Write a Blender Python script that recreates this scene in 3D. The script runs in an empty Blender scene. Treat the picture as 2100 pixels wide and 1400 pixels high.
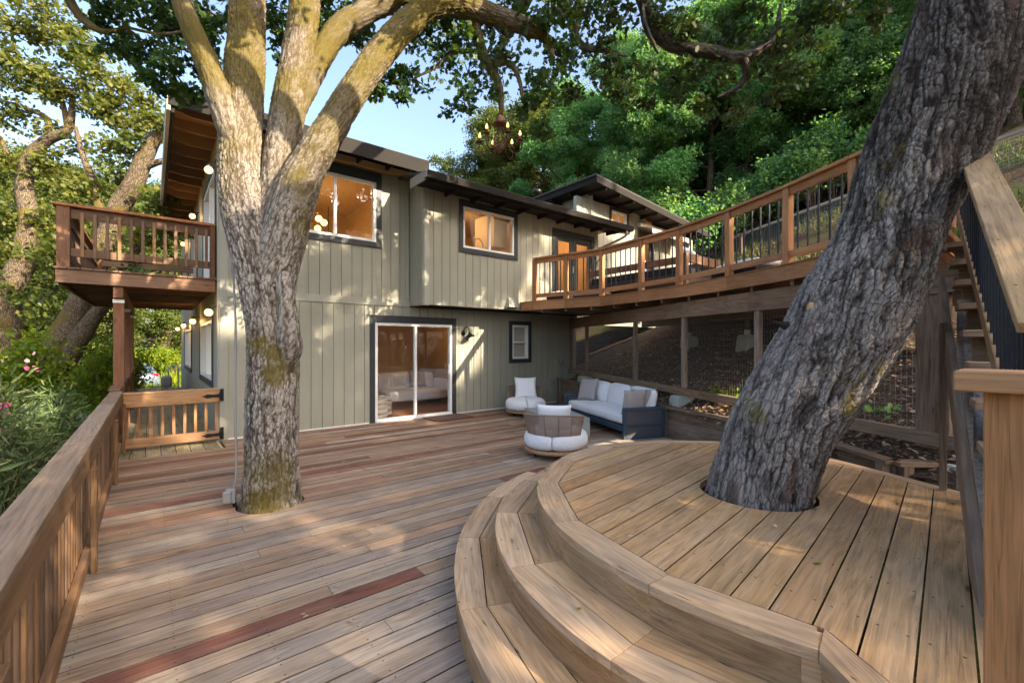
import bpy, bmesh, math, random
import numpy as np
from mathutils import Matrix, Vector
random.seed(7); RNG = np.random.default_rng(7)
R_ = math.radians
SC = bpy.context.scene
COL = SC.collection

# ---------------------------------------------------------------- camera, sky, sun, exposure
FOC, HOR, EYE, YAW = 910.0, 707.0, 1.59, R_(50.9)          # focal length in pixels of a 2100 px wide frame
cam = bpy.data.cameras.new('camera'); cam.sensor_width = 36; cam.lens = FOC / 2100 * 36
cam.shift_y = 7 / 2100; cam.clip_start = .02; cam.clip_end = 600
co = bpy.data.objects.new('camera', cam); COL.objects.link(co)
co.location = (0, 0, EYE); co.rotation_euler = (R_(90), 0, YAW - R_(90)); SC.camera = co

SUN_EL, SUN_AZ = 30.0, (0.35, -0.94)                        # the sun stands behind the viewer, to the right
sl = math.hypot(*SUN_AZ); sx, sy = SUN_AZ[0] / sl, SUN_AZ[1] / sl
sdir = Vector((sx * math.cos(R_(SUN_EL)), sy * math.cos(R_(SUN_EL)), math.sin(R_(SUN_EL))))
w = bpy.data.worlds.new('World'); SC.world = w; w.use_nodes = True
nt = w.node_tree; nt.nodes.clear()
sky = nt.nodes.new('ShaderNodeTexSky'); sky.sky_type = 'NISHITA'; sky.sun_disc = False
sky.sun_elevation = R_(SUN_EL); sky.sun_rotation = math.atan2(sx, sy)
sky.air_density = 1.0; sky.dust_density = 4.6; sky.ozone_density = .7; sky.altitude = 100
bg = nt.nodes.new('ShaderNodeBackground'); bg.inputs[1].default_value = .15
ow = nt.nodes.new('ShaderNodeOutputWorld')
nt.links.new(sky.outputs[0], bg.inputs[0]); nt.links.new(bg.outputs[0], ow.inputs[0])
sun = bpy.data.lights.new('sun', 'SUN'); sun.energy = 5.0; sun.angle = R_(.5); sun.color = (1, .83, .61)
so = bpy.data.objects.new('sun', sun); COL.objects.link(so)
so.rotation_euler = (-sdir).to_track_quat('-Z', 'Y').to_euler()
vs = SC.view_settings; vs.view_transform = 'Standard'; vs.look = 'None'; vs.exposure = 1.8; vs.gamma = 1
cy = SC.cycles
cy.use_denoising = True; cy.use_adaptive_sampling = True; cy.adaptive_threshold = .025
cy.max_bounces = 5; cy.diffuse_bounces = 3; cy.glossy_bounces = 3; cy.transmission_bounces = 4; cy.transparent_max_bounces = 8
cy.sample_clamp_indirect = 6

# ---------------------------------------------------------------- helpers
FX, FY_ = math.cos(YAW), math.sin(YAW)
def at(px, py, t):
    """world point that lies t metres deep along the view, seen at photo pixel (px, py)"""
    u = (px - 1050) / FOC
    return Vector(((FX + FY_ * u) * t, (FY_ - FX * u) * t, EYE + (HOR - py) / FOC * t))

WM = {}                                                     # world matrices of what has been built
def reg(o, Mw, parent=None):
    COL.objects.link(o)
    if parent is not None:
        o.parent = parent; o.matrix_parent_inverse = Matrix.Identity(4)
        o.matrix_basis = WM[parent.name].inverted() @ Mw
    else:
        o.matrix_basis = Mw
    WM[o.name] = Mw
    return o
def tag(o, label=None, cat=None, group=None, kind=None):
    if label: o['label'] = label
    if cat: o['category'] = cat
    if group: o['group'] = group
    if kind: o['kind'] = kind
    return o
def thing(name, label, cat, loc=(0, 0, 0), rz=0, group=None):
    o = bpy.data.objects.new(name, None); o.empty_display_size = .2
    reg(o, Matrix.Translation(loc) @ Matrix.Rotation(rz, 4, 'Z'))
    return tag(o, label, cat, group)
def part(name, me, mat=None, parent=None, Mw=None, color=None):
    o = bpy.data.objects.new(name, me)
    if mat is not None and not me.materials: me.materials.append(mat)
    if color is not None: o.color = (*color[:3], 1)
    return reg(o, Mw if Mw is not None else Matrix.Identity(4), parent)
def copy_tree(o, Mw, parent=None):
    c = o.copy(); c.parent = None; reg(c, Mw, parent)
    for ch in list(o.children):
        copy_tree(ch, Mw @ (WM[o.name].inverted() @ WM[ch.name]), c)
    return c

_boxes = {}
def boxmesh(lx, ly, lz, mat=None, ch=.003):
    k = (round(lx, 3), round(ly, 3), round(lz, 3), mat.name if mat else '', ch)
    if k in _boxes: return _boxes[k]
    hx, hy, hz = lx / 2, ly / 2, lz / 2
    c = min(ch, hx * .4, hy * .4, hz * .4)
    bm = bmesh.new()
    bmesh.ops.create_cube(bm, size=1)
    for v in bm.verts: v.co = (v.co.x * lx, v.co.y * ly, v.co.z * lz)
    if c > 0: bmesh.ops.bevel(bm, geom=bm.edges[:], offset=c, segments=1, affect='EDGES', profile=.5)
    me = bpy.data.meshes.new('box'); bm.to_mesh(me); bm.free()
    if mat: me.materials.append(mat)
    _boxes[k] = me
    return me
def axes(o, x, y, z):
    m = Matrix.Identity(4)
    for i, a in enumerate((x, y, z)):
        a = Vector(a).normalized()
        for j in range(3): m[j][i] = a[j]
    for j in range(3): m[j][3] = o[j]
    return m
def board(name, p0, p1, wid, thk, mat, parent=None, color=None, up=(0, 0, 1), ch=.003):
    """plank from p0 to p1 (centre line); thk is measured along up, wid across"""
    p0, p1 = Vector(p0), Vector(p1); x = p1 - p0; L = x.length; x.normalize()
    y = Vector(up).cross(x); y.normalize(); z = x.cross(y)
    return part(name, boxmesh(L, wid, thk, mat, ch), mat, parent, axes((p0 + p1) / 2, x, y, z), color)
def box(name, x0, x1, y0, y1, z0, z1, mat, parent=None, color=None, ch=.003):
    c = ((x0 + x1) / 2, (y0 + y1) / 2, (z0 + z1) / 2); lx, ly, lz = x1 - x0, y1 - y0, z1 - z0
    if lz >= lx and lz >= ly: return part(name, boxmesh(lz, lx, ly, mat, ch), mat, parent, axes(c, (0, 0, 1), (1, 0, 0), (0, 1, 0)), color)
    if ly > lx: return part(name, boxmesh(ly, lx, lz, mat, ch), mat, parent, axes(c, (0, 1, 0), (-1, 0, 0), (0, 0, 1)), color)
    return part(name, boxmesh(lx, ly, lz, mat, ch), mat, parent, Matrix.Translation(c), color)
def bm_box(bm, x0, x1, y0, y1, z0, z1):
    r = bmesh.ops.create_cube(bm, size=1)['verts']
    for v in r: v.co = (x0 + (v.co.x + .5) * (x1 - x0), y0 + (v.co.y + .5) * (y1 - y0), z0 + (v.co.z + .5) * (z1 - z0))
    return r
def bm_mesh(bm, name='mesh', smooth=False):
    me = bpy.data.meshes.new(name); bmesh.ops.recalc_face_normals(bm, faces=bm.faces[:]); bm.to_mesh(me); bm.free()
    if smooth:
        for p in me.polygons: p.use_smooth = True
    return me
def poly(pts, z0, z1, under=0.0):
    """extruded outline; under narrows the lower face, an added undercut that makes the gaps between planks dark"""
    bm = bmesh.new(); ky = max(abs(p[1]) for p in pts) or 1
    a = [bm.verts.new((x, y * (1 - under / ky), z0)) for x, y in pts]; b = [bm.verts.new((x, y, z1)) for x, y in pts]
    n = len(pts)
    bm.faces.new(b); bm.faces.new(a[::-1])
    for i in range(n): bm.faces.new((a[i], a[(i + 1) % n], b[(i + 1) % n], b[i]))
    return bm_mesh(bm)
def lathe(prof, seg=24, smooth=True, name='lathe'):
    bm = bmesh.new(); rings = []
    for r, z in prof:
        if r < 1e-5: rings.append([bm.verts.new((0, 0, z))])
        else: rings.append([bm.verts.new((r * math.cos(2 * math.pi * i / seg), r * math.sin(2 * math.pi * i / seg), z)) for i in range(seg)])
    for A, B in zip(rings, rings[1:]):
        for i in range(seg):
            j = (i + 1) % seg
            if len(A) == 1 and len(B) == 1: continue
            if len(A) == 1: bm.faces.new((A[0], B[i], B[j]))
            elif len(B) == 1: bm.faces.new((A[i], A[j], B[0]))
            else: bm.faces.new((A[i], A[j], B[j], B[i]))
    return bm_mesh(bm, name, smooth)
def np_mesh(name, V, Fc, smooth=True, attrs=None, vattrs=None):
    """V (n,3); Fc (m,k) all faces of k corners"""
    V = np.ascontiguousarray(V, dtype=np.float32); Fc = np.ascontiguousarray(Fc, dtype=np.int32)
    me = bpy.data.meshes.new(name); m, k = Fc.shape
    me.vertices.add(len(V)); me.vertices.foreach_set('co', V.ravel())
    me.loops.add(m * k); me.loops.foreach_set('vertex_index', Fc.ravel())
    me.polygons.add(m); me.polygons.foreach_set('loop_start', np.arange(0, m * k, k, dtype=np.int32))
    me.polygons.foreach_set('loop_total', np.full(m, k, dtype=np.int32))
    me.polygons.foreach_set('use_smooth', np.full(m, smooth, dtype=bool))
    for n_, a in (attrs or {}).items():
        at_ = me.attributes.new(n_, 'FLOAT', 'POINT'); at_.data.foreach_set('value', np.ascontiguousarray(a, dtype=np.float32))
    for n_, a in (vattrs or {}).items():
        at_ = me.attributes.new(n_, 'FLOAT_VECTOR', 'POINT'); at_.data.foreach_set('vector', np.ascontiguousarray(a, dtype=np.float32).ravel())
    me.update(calc_edges=True)
    return me

# numpy noise ------------------------------------------------------
def hash3(i, j, k, s=0):
    h = (i.astype(np.int64) * 374761393 + j.astype(np.int64) * 668265263 + k.astype(np.int64) * 2147483647 + s * 974711) & 0xffffffff
    h = ((h ^ (h >> 13)) * 1274126177) & 0xffffffff
    h = ((h ^ (h >> 15)) * 2246822519) & 0xffffffff
    return ((h ^ (h >> 16)) & 0xffffff) / float(0xffffff)
def vnoise(P, s=0):
    I = np.floor(P).astype(np.int64); f = P - I; f = f * f * (3 - 2 * f); r = 0
    for a in (0, 1):
        for b in (0, 1):
            for c in (0, 1):
                wgt = (f[:, 0] if a else 1 - f[:, 0]) * (f[:, 1] if b else 1 - f[:, 1]) * (f[:, 2] if c else 1 - f[:, 2])
                r = r + wgt * hash3(I[:, 0] + a, I[:, 1] + b, I[:, 2] + c, s)
    return r
def fbm(P, oct=3, s=0):
    r = 0; a = .5; q = P
    for o in range(oct): r = r + a * vnoise(q, s + o); q = q * 2.03; a *= .5
    return r
def worley(P, s=0):
    I = np.floor(P).astype(np.int64); d1 = np.full(len(P), 9.); d2 = np.full(len(P), 9.)
    for a in (-1, 0, 1):
        for b in (-1, 0, 1):
            for c in (-1, 0, 1):
                J = I + np.array((a, b, c))
                q = np.stack([J[:, k] + hash3(J[:, 0], J[:, 1], J[:, 2], s + 11 * k) for k in range(3)], 1)
                d = np.linalg.norm(q - P, axis=1)
                n1 = np.minimum(d1, d); d2 = np.where(d < d1, d1, np.minimum(d2, d)); d1 = n1
    return d1, d2

# ---------------------------------------------------------------- materials
class NT:
    def __init__(s, name):
        s.m = bpy.data.materials.new(name); s.m.use_nodes = True; s.t = s.m.node_tree; s.t.nodes.clear()
        s.o = s.n('ShaderNodeOutputMaterial')
    def n(s, k, ins=None, **p):
        d = s.t.nodes.new(k)
        for a, b in p.items(): setattr(d, a, b)
        for a, b in (ins or {}).items(): s.set(d.inputs[a], b)
        return d
    def set(s, i, v):
        if isinstance(v, bpy.types.NodeSocket): s.t.links.new(v, i)
        elif isinstance(v, bpy.types.Node): s.t.links.new(v.outputs[0], i)
        else:
            if hasattr(i.default_value, '__len__') and len(i.default_value) == 4 and len(v) == 3: v = (*v, 1)
            i.default_value = v
    def math(s, op, a, b=0, c=0, clamp=False):
        d = s.n('ShaderNodeMath', operation=op, use_clamp=clamp)
        for i, v in enumerate((a, b, c)): s.set(d.inputs[i], v)
        return d.outputs[0]
    def mix(s, f, a, b, mode='MIX'):
        d = s.n('ShaderNodeMix', data_type='RGBA', blend_type=mode)
        s.set(d.inputs[0], f); s.set(d.inputs[6], a); s.set(d.inputs[7], b)
        return d.outputs[2]
    def ramp(s, f, stops):
        d = s.n('ShaderNodeValToRGB'); s.set(d.inputs[0], f); e = d.color_ramp.elements
        while len(e) > 2: e.remove(e[-1])
        for i, (p, c) in enumerate(stops):
            if i > 1: e.new(p)
            e[i].position = p; e[i].color = (*c, 1) if len(c) == 3 else c
        return d.outputs[0]
    def rng(s, f, a, b, c=0, d_=1):
        d = s.n('ShaderNodeMapRange', clamp=True); s.set(d.inputs[0], f)
        for i, v in enumerate((a, b, c, d_)): s.set(d.inputs[i + 1], v)
        return d.outputs[0]
    def scale(s, v, sc, off=None):
        d = s.n('ShaderNodeMapping'); s.set(d.inputs[0], v); d.inputs[3].default_value = sc
        if off is not None: s.set(d.inputs[1], off)
        return d.outputs[0]
    def noise(s, v, sc=1, det=4, rough=.55, dist=0):
        return s.n('ShaderNodeTexNoise', {'Vector': v, 'Scale': sc, 'Detail': det, 'Roughness': rough, 'Distortion': dist}).outputs[0]
    def bump(s, h, st=.3, dist=.01, nrm=None):
        d = s.n('ShaderNodeBump', {'Height': h, 'Strength': st, 'Distance': dist})
        if nrm is not None: s.set(d.inputs['Normal'], nrm)
        return d.outputs[0]
    def pbr(s, col, rough=.6, nrm=None, metal=0, spec=.5, **kw):
        d = s.n('ShaderNodeBsdfPrincipled', {'Base Color': col, 'Roughness': rough, 'Metallic': metal, 'Specular IOR Level': spec})
        if nrm is not None: s.set(d.inputs['Normal'], nrm)
        for a, b in kw.items(): s.set(d.inputs[a], b)
        s.t.links.new(d.outputs[0], s.o.inputs[0]); return d
    def end(s, sh): s.set(s.o.inputs[0], sh); return s.m

def wood(name, grey=.3, rough=.72, nails=False, spec=.3, contrast=1.0, knots=1.0, kscale=(1.5, 5.5, 5.5)):
    """timber: the tint is the object's own colour; grain, rings, knots and weathering are procedural"""
    T = NT(name); oi = T.n('ShaderNodeObjectInfo'); tc = T.n('ShaderNodeTexCoord'); geo = T.n('ShaderNodeNewGeometry')
    rv = T.n('ShaderNodeCombineXYZ', {0: T.math('MULTIPLY', oi.outputs['Random'], 37.), 1: T.math('MULTIPLY', oi.outputs['Random'], 91.), 2: T.math('MULTIPLY', oi.outputs['Random'], 53.)})
    ob = T.n('ShaderNodeVectorMath', {0: tc.outputs['Object'], 1: rv.outputs[0]}, operation='ADD').outputs[0]
    broad = T.noise(T.scale(ob, (.7, 7, 7)), 1, 2, .5, .4)
    rings = T.math('SINE', T.math('MULTIPLY', broad, 62.))
    streak = T.noise(T.scale(ob, (2.2, 46, 46)), 1, 5, .65, .3)
    fine = T.noise(T.scale(ob, (5, 190, 190)), 1, 3, .7)
    crk = T.noise(T.scale(ob, (1.1, 34, 34)), 1, 3, .6, .5)
    crack = T.rng(T.math('ABSOLUTE', T.math('SUBTRACT', crk, .56)), .004, .016, 1, 0)
    blot = T.noise(geo.outputs['Position'], 1.7, 4, .6)
    vor = T.n('ShaderNodeTexVoronoi', {'Vector': T.scale(ob, kscale), 'Scale': 1, 'Randomness': 1}).outputs['Distance']
    knot = T.rng(vor, .03, .075, 1, 0)
    halo = T.rng(vor, .06, .22, 1, 0)
    k = contrast
    v = T.math('ADD', 1.0, T.math('MULTIPLY', T.math('SUBTRACT', streak, .5), .95 * k))
    v = T.math('SUBTRACT', v, T.math('MULTIPLY', T.rng(T.noise(geo.outputs['Position'], .9, 5, .7), .52, .72), .20 * k))
    v = T.math('ADD', v, T.math('MULTIPLY', rings, .11 * k))
    v = T.math('ADD', v, T.math('MULTIPLY', T.math('SUBTRACT', fine, .5), .75 * k))
    v = T.math('SUBTRACT', v, T.math('MULTIPLY', crack, .26 * k))
    v = T.math('ADD', v, T.math('MULTIPLY', T.math('SUBTRACT', blot, .5), .55 * k))
    v = T.math('ADD', v, T.math('MULTIPLY', T.math('SUBTRACT', oi.outputs['Random'], .5), .22))
    v = T.math('SUBTRACT', v, T.math('MULTIPLY', halo, .14 * knots))
    col = T.mix(1, oi.outputs['Color'], T.n('ShaderNodeCombineColor', {0: v, 1: v, 2: v}), 'MULTIPLY')
    wea = T.math('MULTIPLY', T.rng(T.noise(T.scale(ob, (1.3, 9, 9)), 1, 4, .6), .38, .68), grey)
    hsv = T.n('ShaderNodeHueSaturation', {'Saturation': .35, 'Value': 1.12, 'Color': col})
    col = T.mix(wea, col, hsv)
    col = T.mix(T.math('MULTIPLY', knot, .75 * knots), col, T.mix(1, oi.outputs['Color'], (.22, .17, .13, 1), 'MULTIPLY'))
    hgt = T.math('ADD', T.math('MULTIPLY', streak, 1), T.math('MULTIPLY', fine, .6))
    if nails:
        sp = T.n('ShaderNodeSeparateXYZ', {0: geo.outputs['Position']}); so_ = T.n('ShaderNodeSeparateXYZ', {0: tc.outputs['Object']})
        dx = T.math('PINGPONG', T.math('ADD', sp.outputs[0], 40.1), .203)
        dy = T.math('SUBTRACT', T.math('ABSOLUTE', so_.outputs[1]), .043)
        dd = T.math('SQRT', T.math('ADD', T.math('MULTIPLY', dx, dx), T.math('MULTIPLY', dy, dy)))
        nl = T.rng(dd, .003, .0065, 1, 0)
        col = T.mix(T.math('MULTIPLY', nl, .8), col, (.03, .025, .02, 1))
        hgt = T.math('SUBTRACT', hgt, T.math('MULTIPLY', nl, 1.5))
    T.pbr(col, T.rng(streak, .2, .8, rough - .1, rough + .12), T.bump(hgt, .45, .004), spec=spec)
    return T.m

def paint(name, col, rough=.55, var=.08, bump=.15, spec=.4):
    T = NT(name); geo = T.n('ShaderNodeNewGeometry'); oi = T.n('ShaderNodeObjectInfo'); tc = T.n('ShaderNodeTexCoord')
    n1 = T.noise(geo.outputs['Position'], 2.2, 5, .65); n2 = T.noise(T.scale(tc.outputs['Object'], (3, 120, 120)), 1, 3, .6)
    n3 = T.noise(T.scale(tc.outputs['Object'], (.7, 16, 16)), 1, 4, .6)
    v = T.math('ADD', 1 - var * 1.4, T.math('ADD', T.math('MULTIPLY', T.math('ADD', n1, T.math('MULTIPLY', n3, .6)), var * 1.4), T.math('ADD', T.math('MULTIPLY', n2, var * .6), T.math('MULTIPLY', oi.outputs['Random'], var * .5))))
    c = T.mix(1, (*col, 1), T.n('ShaderNodeCombineColor', {0: v, 1: v, 2: v}), 'MULTIPLY')
    T.pbr(c, T.rng(n1, .2, .8, rough - .08, rough + .1), T.bump(n2, bump, .003), spec=spec)
    return T.m
def plain(name, col, rough=.5, metal=0, spec=.5, nscale=30, var=.12, bump=.1):
    T = NT(name); tc = T.n('ShaderNodeTexCoord'); n1 = T.noise(tc.outputs['Object'], nscale, 4, .6)
    v = T.math('ADD', 1 - var / 2, T.math('MULTIPLY', n1, var))
    c = T.mix(1, (*col, 1), T.n('ShaderNodeCombineColor', {0: v, 1: v, 2: v}), 'MULTIPLY')
    T.pbr(c, T.rng(n1, .2, .8, max(.05, rough - .08), rough + .08), T.bump(n1, bump, .004), metal, spec)
    return T.m
def emit(name, col, st):
    T = NT(name); e = T.n('ShaderNodeEmission', {0: (*col, 1), 1: st}); return T.end(e)
def glass(name, tint=(1, 1, 1), refl=1.0):
    T = NT(name); lw = T.n('ShaderNodeLayerWeight', {0: .5})
    f = T.math('MULTIPLY', T.math('ADD', .045, T.math('MULTIPLY', T.math('POWER', lw.outputs['Facing'], 5), .95)), 2.0 * refl, clamp=True)
    ms = T.n('ShaderNodeMixShader', {0: f, 1: T.n('ShaderNodeBsdfTransparent', {0: (*tint, 1)}), 2: T.n('ShaderNodeBsdfGlossy', {0: (1, 1, 1, 1), 1: .02})})
    return T.end(ms)
def leafmat(name, stops, trans=.4, rough=.5, tcol=None):
    T = NT(name); a = T.n('ShaderNodeAttribute', attribute_name='tint'); oi = T.n('ShaderNodeObjectInfo')
    c = T.ramp(a.outputs['Fac'], stops)
    hs = T.n('ShaderNodeHueSaturation', {'Hue': T.rng(oi.outputs['Random'], 0, 1, .485, .515), 'Value': T.rng(oi.outputs['Random'], 0, 1, .8, 1.2), 'Color': c})
    p = T.n('ShaderNodeBsdfPrincipled', {'Base Color': hs, 'Roughness': rough, 'Specular IOR Level': .35})
    tr = T.n('ShaderNodeBsdfTranslucent', {0: T.mix(1, hs, tcol or (1.5, 1.5, .6, 1), 'MULTIPLY')})
    return T.end(T.n('ShaderNodeMixShader', {0: trans, 1: p, 2: tr}))
def bark(name, ridge, furrow, sc, moss=0.0, mosscol=(.16, .13, .02), stretch=.38, bump=.6, dist=.02, rust=None, carved=False):
    """bark in trunk coordinates (around x along); ridges, furrows and moss patches"""
    T = NT(name); a = T.n('ShaderNodeAttribute', attribute_name='bark').outputs['Vector']; geo = T.n('ShaderNodeNewGeometry')
    wob = T.n('ShaderNodeTexNoise', {'Vector': a, 'Scale': sc * .7, 'Detail': 3}).outputs['Color']
    wv = T.n('ShaderNodeVectorMath', {0: wob, 1: (.5, .5, .5)}, operation='SUBTRACT').outputs[0]
    wv = T.n('ShaderNodeVectorMath', {0: wv, 3: .55 / sc}, operation='SCALE').outputs[0]
    ac = T.n('ShaderNodeVectorMath', {0: a, 1: wv}, operation='ADD').outputs[0]
    vo = T.n('ShaderNodeTexVoronoi', {'Vector': T.scale(ac, (sc, sc, sc * stretch)), 'Scale': 1}, feature='DISTANCE_TO_EDGE').outputs['Distance']
    vc = T.n('ShaderNodeTexVoronoi', {'Vector': T.scale(ac, (sc, sc, sc * stretch)), 'Scale': 1}).outputs['Color']
    fine = T.noise(T.scale(a, (1, 1, .22)) if carved else a, sc * (7 if carved else 4), 5, .75); big = T.noise(a, 1.6, 4, .6); med = T.noise(T.scale(a, (1, 1, .4)), sc * .45, 4, .65)
    rg_at = T.n('ShaderNodeAttribute', attribute_name='ridge').outputs['Fac']
    rd = T.math('ADD', T.math('MULTIPLY', rg_at, .3), T.math('MULTIPLY', T.rng(vo, 0, .12), .5)) if carved else T.rng(vo, .0, .22)
    hgt = T.math('ADD', T.math('MULTIPLY', rd, 1.0), T.math('MULTIPLY', fine, .45))
    f = T.math('MULTIPLY', T.rng(rg_at, .07, .52) if carved else T.rng(vo, .0, .16), T.rng(fine, .2, .62, .45, 1))
    if carved: f = T.math('MULTIPLY', f, T.rng(vo, .0, .10, .45, 1))
    c = T.mix(f, (*furrow, 1), (*ridge, 1))
    c = T.mix(T.rng(med, .3, .7, 0, .45), c, T.mix(1, c, (1.25, 1.22, 1.2, 1), 'MULTIPLY'))
    c = T.mix(T.rng(big, .45, .75, 0, .5), c, (furrow[0] * 1.8, furrow[1] * 1.7, furrow[2] * 1.6, 1))
    sv = T.n('ShaderNodeSeparateColor', {0: vc}).outputs[0]
    c = T.mix(T.math('MULTIPLY', sv, .35), c, T.mix(1, c, (.6, .58, .56, 1), 'MULTIPLY'))
    if rust: c = T.mix(T.rng(T.noise(T.scale(a, (1, 1, .3)), 5.5, 4, .6), .56, .68, 0, .7), c, (*rust, 1))
    if moss > 0:
        mn = T.noise(geo.outputs['Position'], 1.9, 5, .62)
        mm = T.rng(T.math('ADD', mn, T.math('MULTIPLY', T.math('SUBTRACT', fine, .5), .35)), .62 - moss * .3, .72 - moss * .3)
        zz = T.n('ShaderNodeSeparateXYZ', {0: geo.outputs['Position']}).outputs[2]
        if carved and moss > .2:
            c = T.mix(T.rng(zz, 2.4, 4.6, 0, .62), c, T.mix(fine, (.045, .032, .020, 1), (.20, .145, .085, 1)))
            mm = T.math('MAXIMUM', mm, T.math('MULTIPLY', T.rng(zz, .75, .10), T.rng(mn, .44, .54)))
        if carved: mm = T.math('MAXIMUM', mm, T.math('MULTIPLY', T.rng(zz, 2.6, 4.4), T.rng(T.math('ADD', mn, T.math('MULTIPLY', T.math('SUBTRACT', fine, .5), .5)), .40 if moss > .2 else .58, .56 if moss > .2 else .70)))
        c = T.mix(T.math('MULTIPLY', mm, .85), c, T.mix(fine, (mosscol[0] * .5, mosscol[1] * .55, mosscol[2] * .5, 1), (mosscol[0] * 1.5, mosscol[1] * 1.45, mosscol[2], 1)))
    T.pbr(c, .85, T.bump(hgt, bump, dist), spec=.2)
    return T.m

W_DECK = wood('deck_timber', grey=.34, nails=True)
W_STEP = wood('step_timber', grey=.18, nails=True, contrast=.95, knots=1.2)
W_RAIL = wood('rail_timber', grey=.16)
W_RED = wood('stained_timber', grey=.06, rough=.6, contrast=.8, knots=.6)
W_BALC = wood('balcony_timber', grey=.1, contrast=.9)
W_KNOT = wood('knotty_timber', grey=.05, contrast=1.15, knots=1.7, kscale=(2.6, 8, 8))
W_ROUGH = wood('rough_timber', grey=.4, contrast=1.15)
P_SIDING = paint('siding_paint', (.308, .300, .238), .6, .16)
P_TRIM = paint('trim_paint', (.325, .322, .268), .55, .12)
P_DARK = paint('dark_trim_paint', (.032, .037, .042), .45, .15)
P_FASC = paint('fascia_paint', (.020, .018, .016), .75, .2, spec=.15)
P_SOFF = paint('soffit_paint', (.22, .135, .07), .65)
P_WHITE = plain('white_vinyl', (.80, .80, .78), .35, var=.04, bump=.02)
M_ROOF = plain('roof_shingle', (.05, .047, .045), .9, nscale=25, var=.7, bump=.6)
M_BLACK = plain('black_metal', (.012, .013, .015), .4, metal=.3, var=.3)
M_BALU = plain('baluster_metal', (.018, .022, .03), .38, metal=.4, var=.2)
M_GALV = plain('galvanised_steel', (.45, .47, .48), .4, metal=.8)
M_GREYP = plain('grey_plastic', (.22, .23, .235), .5)
M_CONC = plain('concrete', (.42, .43, .38), .9, nscale=9, var=.35, bump=.4)
M_TABLE = plain('table_concrete', (.30, .33, .32), .7, nscale=12, var=.12, bump=.08)
M_WIRE = plain('mesh_wire', (.30, .29, .27), .5, metal=.6)
M_GLASS = glass('window_glass')
M_GLASSB = glass('side_window_glass', (.75, .8, .85), 2.2)
M_GLOBE = emit('globe_light', (1, .60, .18), 1.5)
M_FLAME = emit('candle_bulb_light', (1, .50, .14), 1.6)
M_INT = plain('interior_plaster', (.56, .40, .22), .8, nscale=3, var=.08, bump=.05)
M_INTF = plain('interior_floor', (.32, .13, .045), .35, nscale=4, var=.4, bump=.05)
M_INTC = plain('kitchen_cabinet', (.75, .60, .38), .5, nscale=5, var=.06)
M_RUST = plain('rusted_iron', (.09, .035, .018), .75, metal=.2, nscale=60, var=.5, bump=.3)
M_MAT = plain('coir_mat', (.13, .075, .055), .95, nscale=160, var=.7, bump=.8)
M_NAVY = plain('blue_grey_frame', (.035, .066, .098), .45, nscale=80, var=.1, bump=.03)

def fabric(name, col, var=.06):
    T = NT(name); tc = T.n('ShaderNodeTexCoord'); n1 = T.noise(tc.outputs['Object'], 6, 4, .6); n2 = T.noise(tc.outputs['Object'], 260, 2, .5)
    v = T.math('ADD', 1 - var, T.math('ADD', T.math('MULTIPLY', n1, var), T.math('MULTIPLY', n2, var)))
    c = T.mix(1, (*col, 1), T.n('ShaderNodeCombineColor', {0: v, 1: v, 2: v}), 'MULTIPLY')
    T.pbr(c, .9, T.bump(T.math('ADD', T.math('MULTIPLY', n2, .3), T.math('MULTIPLY', T.noise(T.scale(tc.outputs['Object'], (1, 1, 1)), 9, 3, .55, .8), 3)), .35, .02), spec=.15, **{'Sheen Weight': .15})
    return T.m
F_WHITE = fabric('white_fabric', (.78, .78, .80)); F_GREY = fabric('grey_fabric', (.40, .36, .35)); F_DARK = fabric('dark_fabric', (.022, .026, .034), .2)
F_CREAM = fabric('cream_fabric', (.55, .50, .42)); F_TAUPE = fabric('taupe_fabric', (.17, .135, .12), .1)
def wicker(name, col):
    T = NT(name); oi = T.n('ShaderNodeObjectInfo'); tc = T.n('ShaderNodeTexCoord'); n1 = T.noise(tc.outputs['Object'], 40, 3)
    c = T.mix(T.rng(n1, .3, .7), (col[0] * .55, col[1] * .5, col[2] * .48, 1), (*col, 1)); T.pbr(c, .7, T.bump(n1, .3, .003)); return T.m
M_WICK = wicker('wicker_cane', (.36, .245, .18))

# ---------------------------------------------------------------- terrain
SCR0, SCRD = np.array((9.3, 8.8)), np.array((-.406, -.914))          # the screened front under the upper deck
def s_of(x, y): return (x - 9.3) * .914 - (y - 8.8) * .406
def bank(x, y):
    s = s_of(x, y)
    return .60 + .42 * np.clip(s, -.6, 4.4) + .55 * np.maximum(s - 4.4, 0)
def terr(x, y):
    x = np.asarray(x, float); y = np.asarray(y, float); s = s_of(x, y)
    low = np.where(x < -.6, -.55 - .5 * np.clip(-.6 - x, 0, 4), -.45)
    k = np.clip((x + 5) / 4, 0, 1)
    low = low - k * .055 * np.clip(y - 10, 0, 14) + .10 * np.clip(y - 26, 0, 60) + .16 * np.clip(-12 - x, 0, 60)
    z = np.where(s > 1.3, bank(x, y) - .10, low)
    h2 = np.minimum(.34 * np.maximum(0, (y - 27) + .6 * (x - 14)) * np.clip((x - 4) / 16, 0, 1), 24)
    return z + np.where(s > 1.3, h2 * .55, h2)
T = NT('forest_floor'); g = T.n('ShaderNodeNewGeometry').outputs['Position']
n1 = T.noise(g, 1.2, 6, .7); n2 = T.noise(g, 22, 5, .75); n3 = T.noise(g, .35, 3, .5)
c = T.ramp(n2, [(.3, (.020, .012, .008)), (.5, (.065, .042, .028)), (.62, (.16, .10, .065)), (.75, (.26, .19, .13))])
c = T.mix(T.rng(T.math('ADD', n3, T.math('MULTIPLY', n1, .4)), .62, .82, 0, .75), c, T.mix(n2, (.03, .06, .012, 1), (.10, .13, .03, 1)))
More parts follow.
